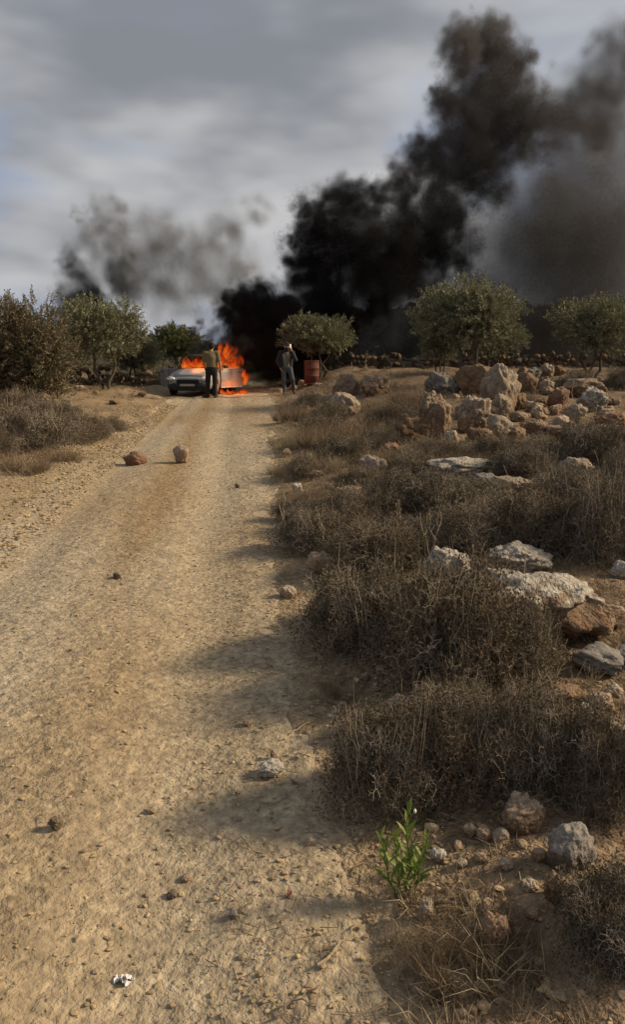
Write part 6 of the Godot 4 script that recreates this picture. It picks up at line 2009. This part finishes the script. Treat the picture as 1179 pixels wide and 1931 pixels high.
	fog_bank(bank, [[Vector3(9.44, 3.33, -39.33), 2.12, 0.19], [Vector3(9.27, 4.31, -41.74), 1.83, 0.19], [Vector3(15.89, 8.26, -41.91), 2.99, 0.19], [Vector3(17.38, 10.81, -43.77), 3.15, 0.19], [Vector3(16.42, 9.73, -39.22), 3.89, 0.19], [Vector3(17.95, 8.70, -39.37), 3.33, 0.19], [Vector3(22.65, 7.86, -43.44), 5.22, 0.19], [Vector3(16.90, 7.54, -42.15), 3.62, 0.19], [Vector3(15.34, 6.89, -39.07), 4.90, 0.19], [Vector3(19.98, 6.59, -43.13), 5.78, 0.19], [Vector3(17.83, 3.56, -40.00), 4.84, 0.19], [Vector3(13.94, 6.40, -42.53), 2.76, 0.19], [Vector3(18.43, 10.73, -37.39), 4.72, 0.19], [Vector3(19.60, 9.27, -39.13), 3.37, 0.19], [Vector3(26.43, 4.69, -45.33), 5.39, 0.19], [Vector3(22.17, 5.32, -39.49), 5.33, 0.19], [Vector3(10.38, 4.32, -39.55), 3.02, 0.19], [Vector3(16.63, 2.12, -44.19), 5.25, 0.19], [Vector3(16.46, 3.90, -42.12), 4.26, 0.19], [Vector3(19.14, 1.43, -37.86), 4.48, 0.19], [Vector3(19.38, 4.58, -41.54), 5.30, 0.19], [Vector3(9.82, 2.57, -41.91), 2.77, 0.19], [Vector3(11.44, 1.93, -39.06), 2.89, 0.19], [Vector3(12.46, 2.43, -42.09), 3.59, 0.19], [Vector3(17.36, 7.41, -39.21), 2.38, 0.19], [Vector3(17.23, 10.90, -40.32), 2.09, 0.19], [Vector3(5.77, 2.36, -39.72), 1.54, 0.19], [Vector3(14.28, 3.99, -39.68), 2.23, 0.19], [Vector3(19.77, 3.53, -43.75), 2.87, 0.19], [Vector3(21.18, 7.20, -40.42), 2.99, 0.19], [Vector3(16.94, 7.79, -43.10), 2.14, 0.19], [Vector3(18.19, 9.93, -40.79), 1.73, 0.19], [Vector3(20.77, 12.36, -41.40), 1.85, 0.19], [Vector3(23.34, 8.06, -42.76), 2.36, 0.19], [Vector3(17.30, 5.53, -41.65), 1.74, 0.19], [Vector3(12.54, 7.76, -39.98), 1.32, 0.19], [Vector3(18.31, 2.71, -41.77), 4.31, 0.19], [Vector3(21.10, 1.63, -41.95), 3.53, 0.19], [Vector3(6.93, 3.24, -39.97), 1.61, 0.19]], Color(0.36, 0.345, 0.325))
	plume("smoke_haze", "faint brownish smoke drifting across the sky between the two columns", [[Vector3(-5.54, 10.13, -59.83), 2.58, 0.45], [Vector3(-4.40, 7.99, -59.31), 3.01, 0.52], [Vector3(-6.65, 7.86, -58.32), 2.58, 0.45], [Vector3(-1.65, 9.47, -61.70), 2.58, 0.52], [Vector3(0.05, 10.57, -58.39), 1.81, 0.38], [Vector3(-0.87, 6.54, -60.01), 2.58, 0.52], [Vector3(-5.51, 5.84, -61.85), 2.58, 0.45], [Vector3(1.65, 11.78, -58.83), 1.55, 0.3], [Vector3(-2.93, 5.75, -60.25), 2.58, 0.38], [Vector3(-7.98, 10.38, -60.50), 2.37, 0.38], [Vector3(0.78, 7.95, -58.40), 1.94, 0.45], [Vector3(-9.86, 8.70, -59.44), 2.58, 0.38], [Vector3(-8.63, 6.54, -60.87), 2.37, 0.45], [Vector3(-11.61, 6.82, -59.83), 1.94, 0.38], [Vector3(-9.52, 11.53, -60.70), 1.72, 0.3], [Vector3(-3.52, 9.85, -58.94), 1.72, 0.3], [Vector3(-12.37, 4.44, -58.99), 2.15, 0.45], [Vector3(-6.39, 6.39, -58.79), 1.72, 0.3]], Color(0.21, 0.205, 0.20), Color(0.25, 0.243, 0.235), 4.0, 13.0, 251, 0.36, 0.7, 0.1, 9000, 1.2)
	plume("smoke_column", "second thinner grey smoke rising behind the olive trees at the left", [[Vector3(-11.84, 4.71, -60.29), 1.46, 1.4], [Vector3(-11.29, 4.52, -60.50), 1.29, 1.4], [Vector3(-12.73, 4.12, -60.57), 1.21, 0.9], [Vector3(-11.87, 5.64, -60.73), 1.03, 1.6], [Vector3(-10.90, 6.01, -60.36), 0.95, 1.6], [Vector3(-10.47, 5.33, -60.64), 0.95, 1.3], [Vector3(-12.23, 8.19, -59.16), 1.12, 0.7], [Vector3(-11.80, 7.21, -59.93), 1.29, 0.7], [Vector3(-13.15, 5.71, -60.79), 1.12, 0.55], [Vector3(-8.70, 7.47, -60.35), 1.46, 0.7], [Vector3(-8.31, 6.34, -60.83), 1.29, 0.5], [Vector3(-8.21, 8.31, -59.15), 1.38, 0.35], [Vector3(-10.37, 11.39, -59.93), 1.38, 0.22], [Vector3(-11.26, 11.50, -59.62), 0.95, 0.2], [Vector3(-8.60, 12.27, -60.10), 1.38, 0.22], [Vector3(-9.51, 10.32, -60.20), 1.72, 0.15], [Vector3(-5.43, 8.58, -57.99), 2.58, 0.12], [Vector3(-1.58, 9.13, -59.02), 2.15, 0.14], [Vector3(-10.99, 9.05, -59.39), 1.72, 0.2]], Color(0.05, 0.049, 0.049), Color(0.21, 0.205, 0.20), 7.0, 13.0, 231, 0.30, 0.6, 0.3, 8000)
	plume("smoke_wisp", "grey wisps of smoke curling over the car's roof", [[Vector3(-1.49, 2.65, -31.62), 0.34, 0.7], [Vector3(-1.67, 2.39, -31.60), 0.27, 0.4], [Vector3(-0.94, 2.09, -31.49), 0.54, 0.9], [Vector3(-1.38, 1.77, -31.36), 0.50, 0.7], [Vector3(-0.66, 2.61, -31.23), 0.45, 0.6], [Vector3(-1.57, 1.41, -31.58), 0.41, 0.5], [Vector3(-1.07, 1.49, -31.48), 0.45, 0.7], [Vector3(-0.41, 1.88, -31.64), 0.45, 1.0]], Color(0.09, 0.088, 0.085), Color(0.13, 0.125, 0.12), 1.0, 4.0, 241, 0.26, 0.8, 0.4, 3000)
	plume("smoke_wisp", "black smoke swirling round the flames beside the standing man", [[Vector3(0.04, 1.62, -27.65), 0.32, 0.7], [Vector3(0.26, 1.09, -27.78), 0.28, 0.8], [Vector3(-0.25, 2.03, -27.63), 0.32, 0.6], [Vector3(0.35, 1.85, -27.74), 0.36, 1.2], [Vector3(-0.60, 1.81, -27.63), 0.28, 0.35]], Color(0.02, 0.02, 0.02), Color(0.03, 0.03, 0.03), 1.0, 4.0, 261, 0.28, 0.8, 0.4, 1500)

# ------------------------------------------------------------------ small things by the track
func build_small_things():
	green_plant(Vector3(0.47, 0, -1.87), 0.28)
	litter(Vector3(-0.33, 0, -1.69))
	dry_stalk(Vector3(1.36, 0, -4.97), 0.50, 3, 0.25, 31, "pair of tall pale dry stalks rising from the bush behind the whitish rock")
	dry_stalk(Vector3(4.41, 0, -25.30), 0.75, 1, 0.15, 32, "pale dry stalk curving up behind the sunlit tan boulder")
	dry_stalk(Vector3(4.28, 0, -27.77), 0.59, 1, 0.4, 33, "dry stalk standing on the rounded boulder by the oil drum")
	dry_stalk(Vector3(4.54, 0, -21.66), 0.71, 2, 0.1, 34, "thin dry stalks left of the broom-like bush")
	dry_stalk(Vector3(5.75, 0, -12.62), 0.65, 1, 0.1, 35, "dry stalk rising from the rubble before the split reddish stone")
	dry_stalk(Vector3(0.37, 0, -6.37), 0.42, 2, 0.1, 36, "thin dry stalk at the track's edge in the middle distance")
	dry_stalk(Vector3(0.88, 0, -2.47), 0.23, 1, 0.9, 37, "pale broken stalk lying across the lower thorn bushes")
	dry_stalk(Vector3(1.36, 0, -6.00), 0.27, 2, 0.15, 38, "thin dry stalks above the dark thorn bush below the slab")
	dry_stalk(Vector3(0.70, 0, -5.59), 0.29, 1, 0.2, 39, "thin dry stalk sticking out of the bush nearest to the track")
	dry_stalk(Vector3(7.33, 0, -15.68), 0.69, 1, 0.15, 40, "dry stalk before the rounded dark bush under the right olive tree")
	dry_stalk(Vector3(5.35, 0, -17.82), 0.77, 2, 0.15, 41, "pale dry stem beside the slim olive tree")
	lying_twig(Vector3(0.25, 0, -1.71), 0.18, 61, "thin dry twig lying on the sand near the bottom of the track's edge")
	lying_twig(Vector3(0.65, 0, -1.81), 0.18, 62, "bent grey twig lying above the reddish pitted stone")
	lying_twig(Vector3(0.60, 0, -1.58), 0.09, 63, "pale thick straw lying left below the reddish pitted stone")
	lying_twig(Vector3(0.12, 0, -1.55), 0.13, 64, "thin twig lying on the sand at the bottom edge")
	lying_twig(Vector3(0.23, 0, -2.89), 0.16, 65, "thin straw lying across the verge by the lower bushes")
	lying_twig(Vector3(0.82, 0, -1.87), 0.10, 66, "dark twig across the patch of bare rubble")
	small_weed(Vector3(0.19, 0, -2.51), 71, "dry weed seedling on the sand left of the lower bushes")
	small_weed(Vector3(0.12, 0, -1.92), 72, "tiny reddish weed on the sand below the pale pebble")
	small_weed(Vector3(0.21, 0, -1.70), 73, "small dead weed tuft at the edge of the sand")
	pass

func green_plant(at: Vector3, tall: float):
	at.y = height(at.x, at.z)
	var o := thing("green_weed", "fresh green weed with narrow leaves and a pale bud, at the edge of the track", "plant", at)
	var r := RandomNumberGenerator.new()
	r.seed = 5
	var stem := mat(lin(0.10, 0.15, 0.04), 0.7)
	var leaf := mat(Color.WHITE, 0.5, true)
	leaf.backlight_enabled = true
	leaf.backlight = Color(0.6, 0.7, 0.3)
	var tips := [Vector3(0.0, 1.0, 0.0), Vector3(-0.30, 0.72, 0.06), Vector3(0.20, 0.70, 0.05), Vector3(-0.12, 0.62, -0.10), Vector3(0.10, 0.52, 0.12)]
	for s in tips.size():
		var top: Vector3 = tips[s] * tall
		var g := Collect.new()
		bent(g, Vector3(tips[s].x * 0.1, -0.01, 0), top, 0.004, 0.002, Color.WHITE, r, 0.08, 6, 6)
		part("stem", g.mesh(true), stem, o)
		var n := 20 if s == 0 else 11
		for k in n:
			var t := lerpf(0.16, 1.0, float(k) / (n - 1))
			var p := Vector3(tips[s].x * 0.1, 0, 0).lerp(top, t)
			var az := k * 2.4 + s
			var up := lerpf(0.7, 1.3, t * t)
			var d := Vector3(cos(az) * cos(up), sin(up), sin(az) * cos(up))
			var l := tall * r.randf_range(0.26, 0.36) * (1.0 - 0.4 * t)
			var w := l * 0.115
			var side := d.cross(Vector3.UP).normalized()
			var lift := side.cross(d)
			var c := Color(0.11, 0.16, 0.035).lerp(Color(0.20, 0.245, 0.06), r.randf() * 0.7 + t * 0.3)
			g = Collect.new()
			var prev := [p, p]
			for q in 4:
				var u := (q + 1) / 4.0
				var mid := p + d * l * u - Vector3.UP * l * 0.10 * u * u
				var ww: float = w * [0.8, 1.0, 0.7, 0.02][q]
				var a := mid + side * ww + lift * ww * 0.35
				var b := mid - side * ww + lift * ww * 0.35
				var pm: Vector3 = (prev[0] + prev[1]) * 0.5 - lift * 0.0
				g.quad(prev[0], a, mid, pm, c)
				g.quad(pm, mid, b, prev[1], c)
				prev = [a, b]
			part("leaf", g.mesh(), leaf, o)
	var bud := Collect.new()
	lathe(bud, [[0.001, 0.0], [0.004, 0.005], [0.0045, 0.010], [0.001, 0.016]], Color.WHITE, 10)
	part("bud", bud.mesh(true), mat(lin(0.75, 0.75, 0.66), 0.7), o, Transform3D(Basis(), Vector3(0.02, tall * 0.97, 0.0)))

func litter(at: Vector3):
	at.y = road_height(at.x, at.z)
	var r := RandomNumberGenerator.new()
	r.seed = 15
	var o := thing("paper_scrap", "crumpled scrap of white paper lying on the sand", "litter", at)
	for k in 3:
		var g := Collect.new()
		var n := 5
		var pts := []
		for j in n:
			for i in n:
				pts.append(Vector3((i - 2) * 0.006 + r.randf_range(-0.003, 0.003), 0.009 + r.randf_range(-0.009, 0.009), (j - 2) * 0.006 + r.randf_range(-0.003, 0.003)))
		for j in n - 1:
			for i in n - 1:
				var a := j * n + i
				g.quad(pts[a], pts[a + n], pts[a + n + 1], pts[a + 1], Color.WHITE)
		part("fold", g.mesh(), mat(lin(0.50, 0.50, 0.52), 0.6), o, Transform3D(Basis.from_euler(Vector3(r.randf_range(-0.6, 0.6), r.randf() * 3.0, r.randf_range(-0.6, 0.6))), Vector3((k - 1) * 0.014, 0.0, r.randf_range(-0.01, 0.01))))

func dry_stalk(at: Vector3, tall: float, count: int, lean: float, seed_: int, label: String):
	at.y = height(at.x, at.z)
	var r := RandomNumberGenerator.new()
	r.seed = seed_
	var o := thing("dry_stalk", label, "plant", at)
	for k in count:
		var g := Collect.new()
		var top := Vector3(r.randf_range(-1, 1) * lean - (lean * 0.5 if k == 0 else 0.0), 1.0, r.randf_range(-0.3, 0.3) * lean) * tall * r.randf_range(0.75, 1.0)
		var rad := 0.0016 + 0.0004 * absf(at.z)
		bent(g, Vector3(k * 0.012, -0.02, 0), top, rad, rad * 0.5, Color(0.36, 0.30, 0.22), r, 0.12, 5, 6)
		for b in 3:
			var p := top * r.randf_range(0.45, 0.9)
			g.stick(p, p + Vector3(r.randf_range(-0.5, 0.5), 0.7, r.randf_range(-0.4, 0.4)) * tall * 0.16, rad * 0.6, rad * 0.3, Color(0.34, 0.28, 0.2))
		part("stem", g.mesh(), M.twig, o)

func lying_twig(at: Vector3, long: float, seed_: int, label: String):
	var r := RandomNumberGenerator.new()
	r.seed = seed_
	at.y = maxf(height(at.x, at.z) - 0.01, road_height(at.x, at.z)) + 0.008
	var g := Collect.new()
	var tone := Color(0.34, 0.27, 0.18) if seed_ % 2 == 1 else Color(0.17, 0.13, 0.10)
	bent(g, Vector3(-long * 0.5, 0, 0.03), Vector3(long * 0.5, 0.006, -0.03), 0.0035, 0.0018, tone, r, 0.16, 5, 7)
	g.stick(Vector3(long * 0.1, 0.003, 0), Vector3(long * 0.28, 0.015, 0.05), 0.002, 0.001, tone)
	var o := part("fallen_twig", g.mesh(), M.twig, self)
	o.position = at
	o.rotation.y = r.randf_range(-0.1, 0.5)
	tag(o, label, "twig")

func small_weed(at: Vector3, seed_: int, label: String):
	var r := RandomNumberGenerator.new()
	r.seed = seed_
	at.y = road_height(at.x, at.z)
	var g := Collect.new()
	var col := Color(0.20, 0.07, 0.045) if seed_ == 72 else Color(0.20, 0.16, 0.09)
	for k in 14:
		var d := Vector3(r.randf_range(-1, 1), r.randf_range(0.2, 1.2), r.randf_range(-1, 1)).normalized()
		g.stick(Vector3.ZERO, d * r.randf_range(0.012, 0.035), 0.0015, 0.0006, col)
	var o := part("small_weed", g.mesh(), M.twig, self)
	o.position = at
	tag(o, label, "plant")
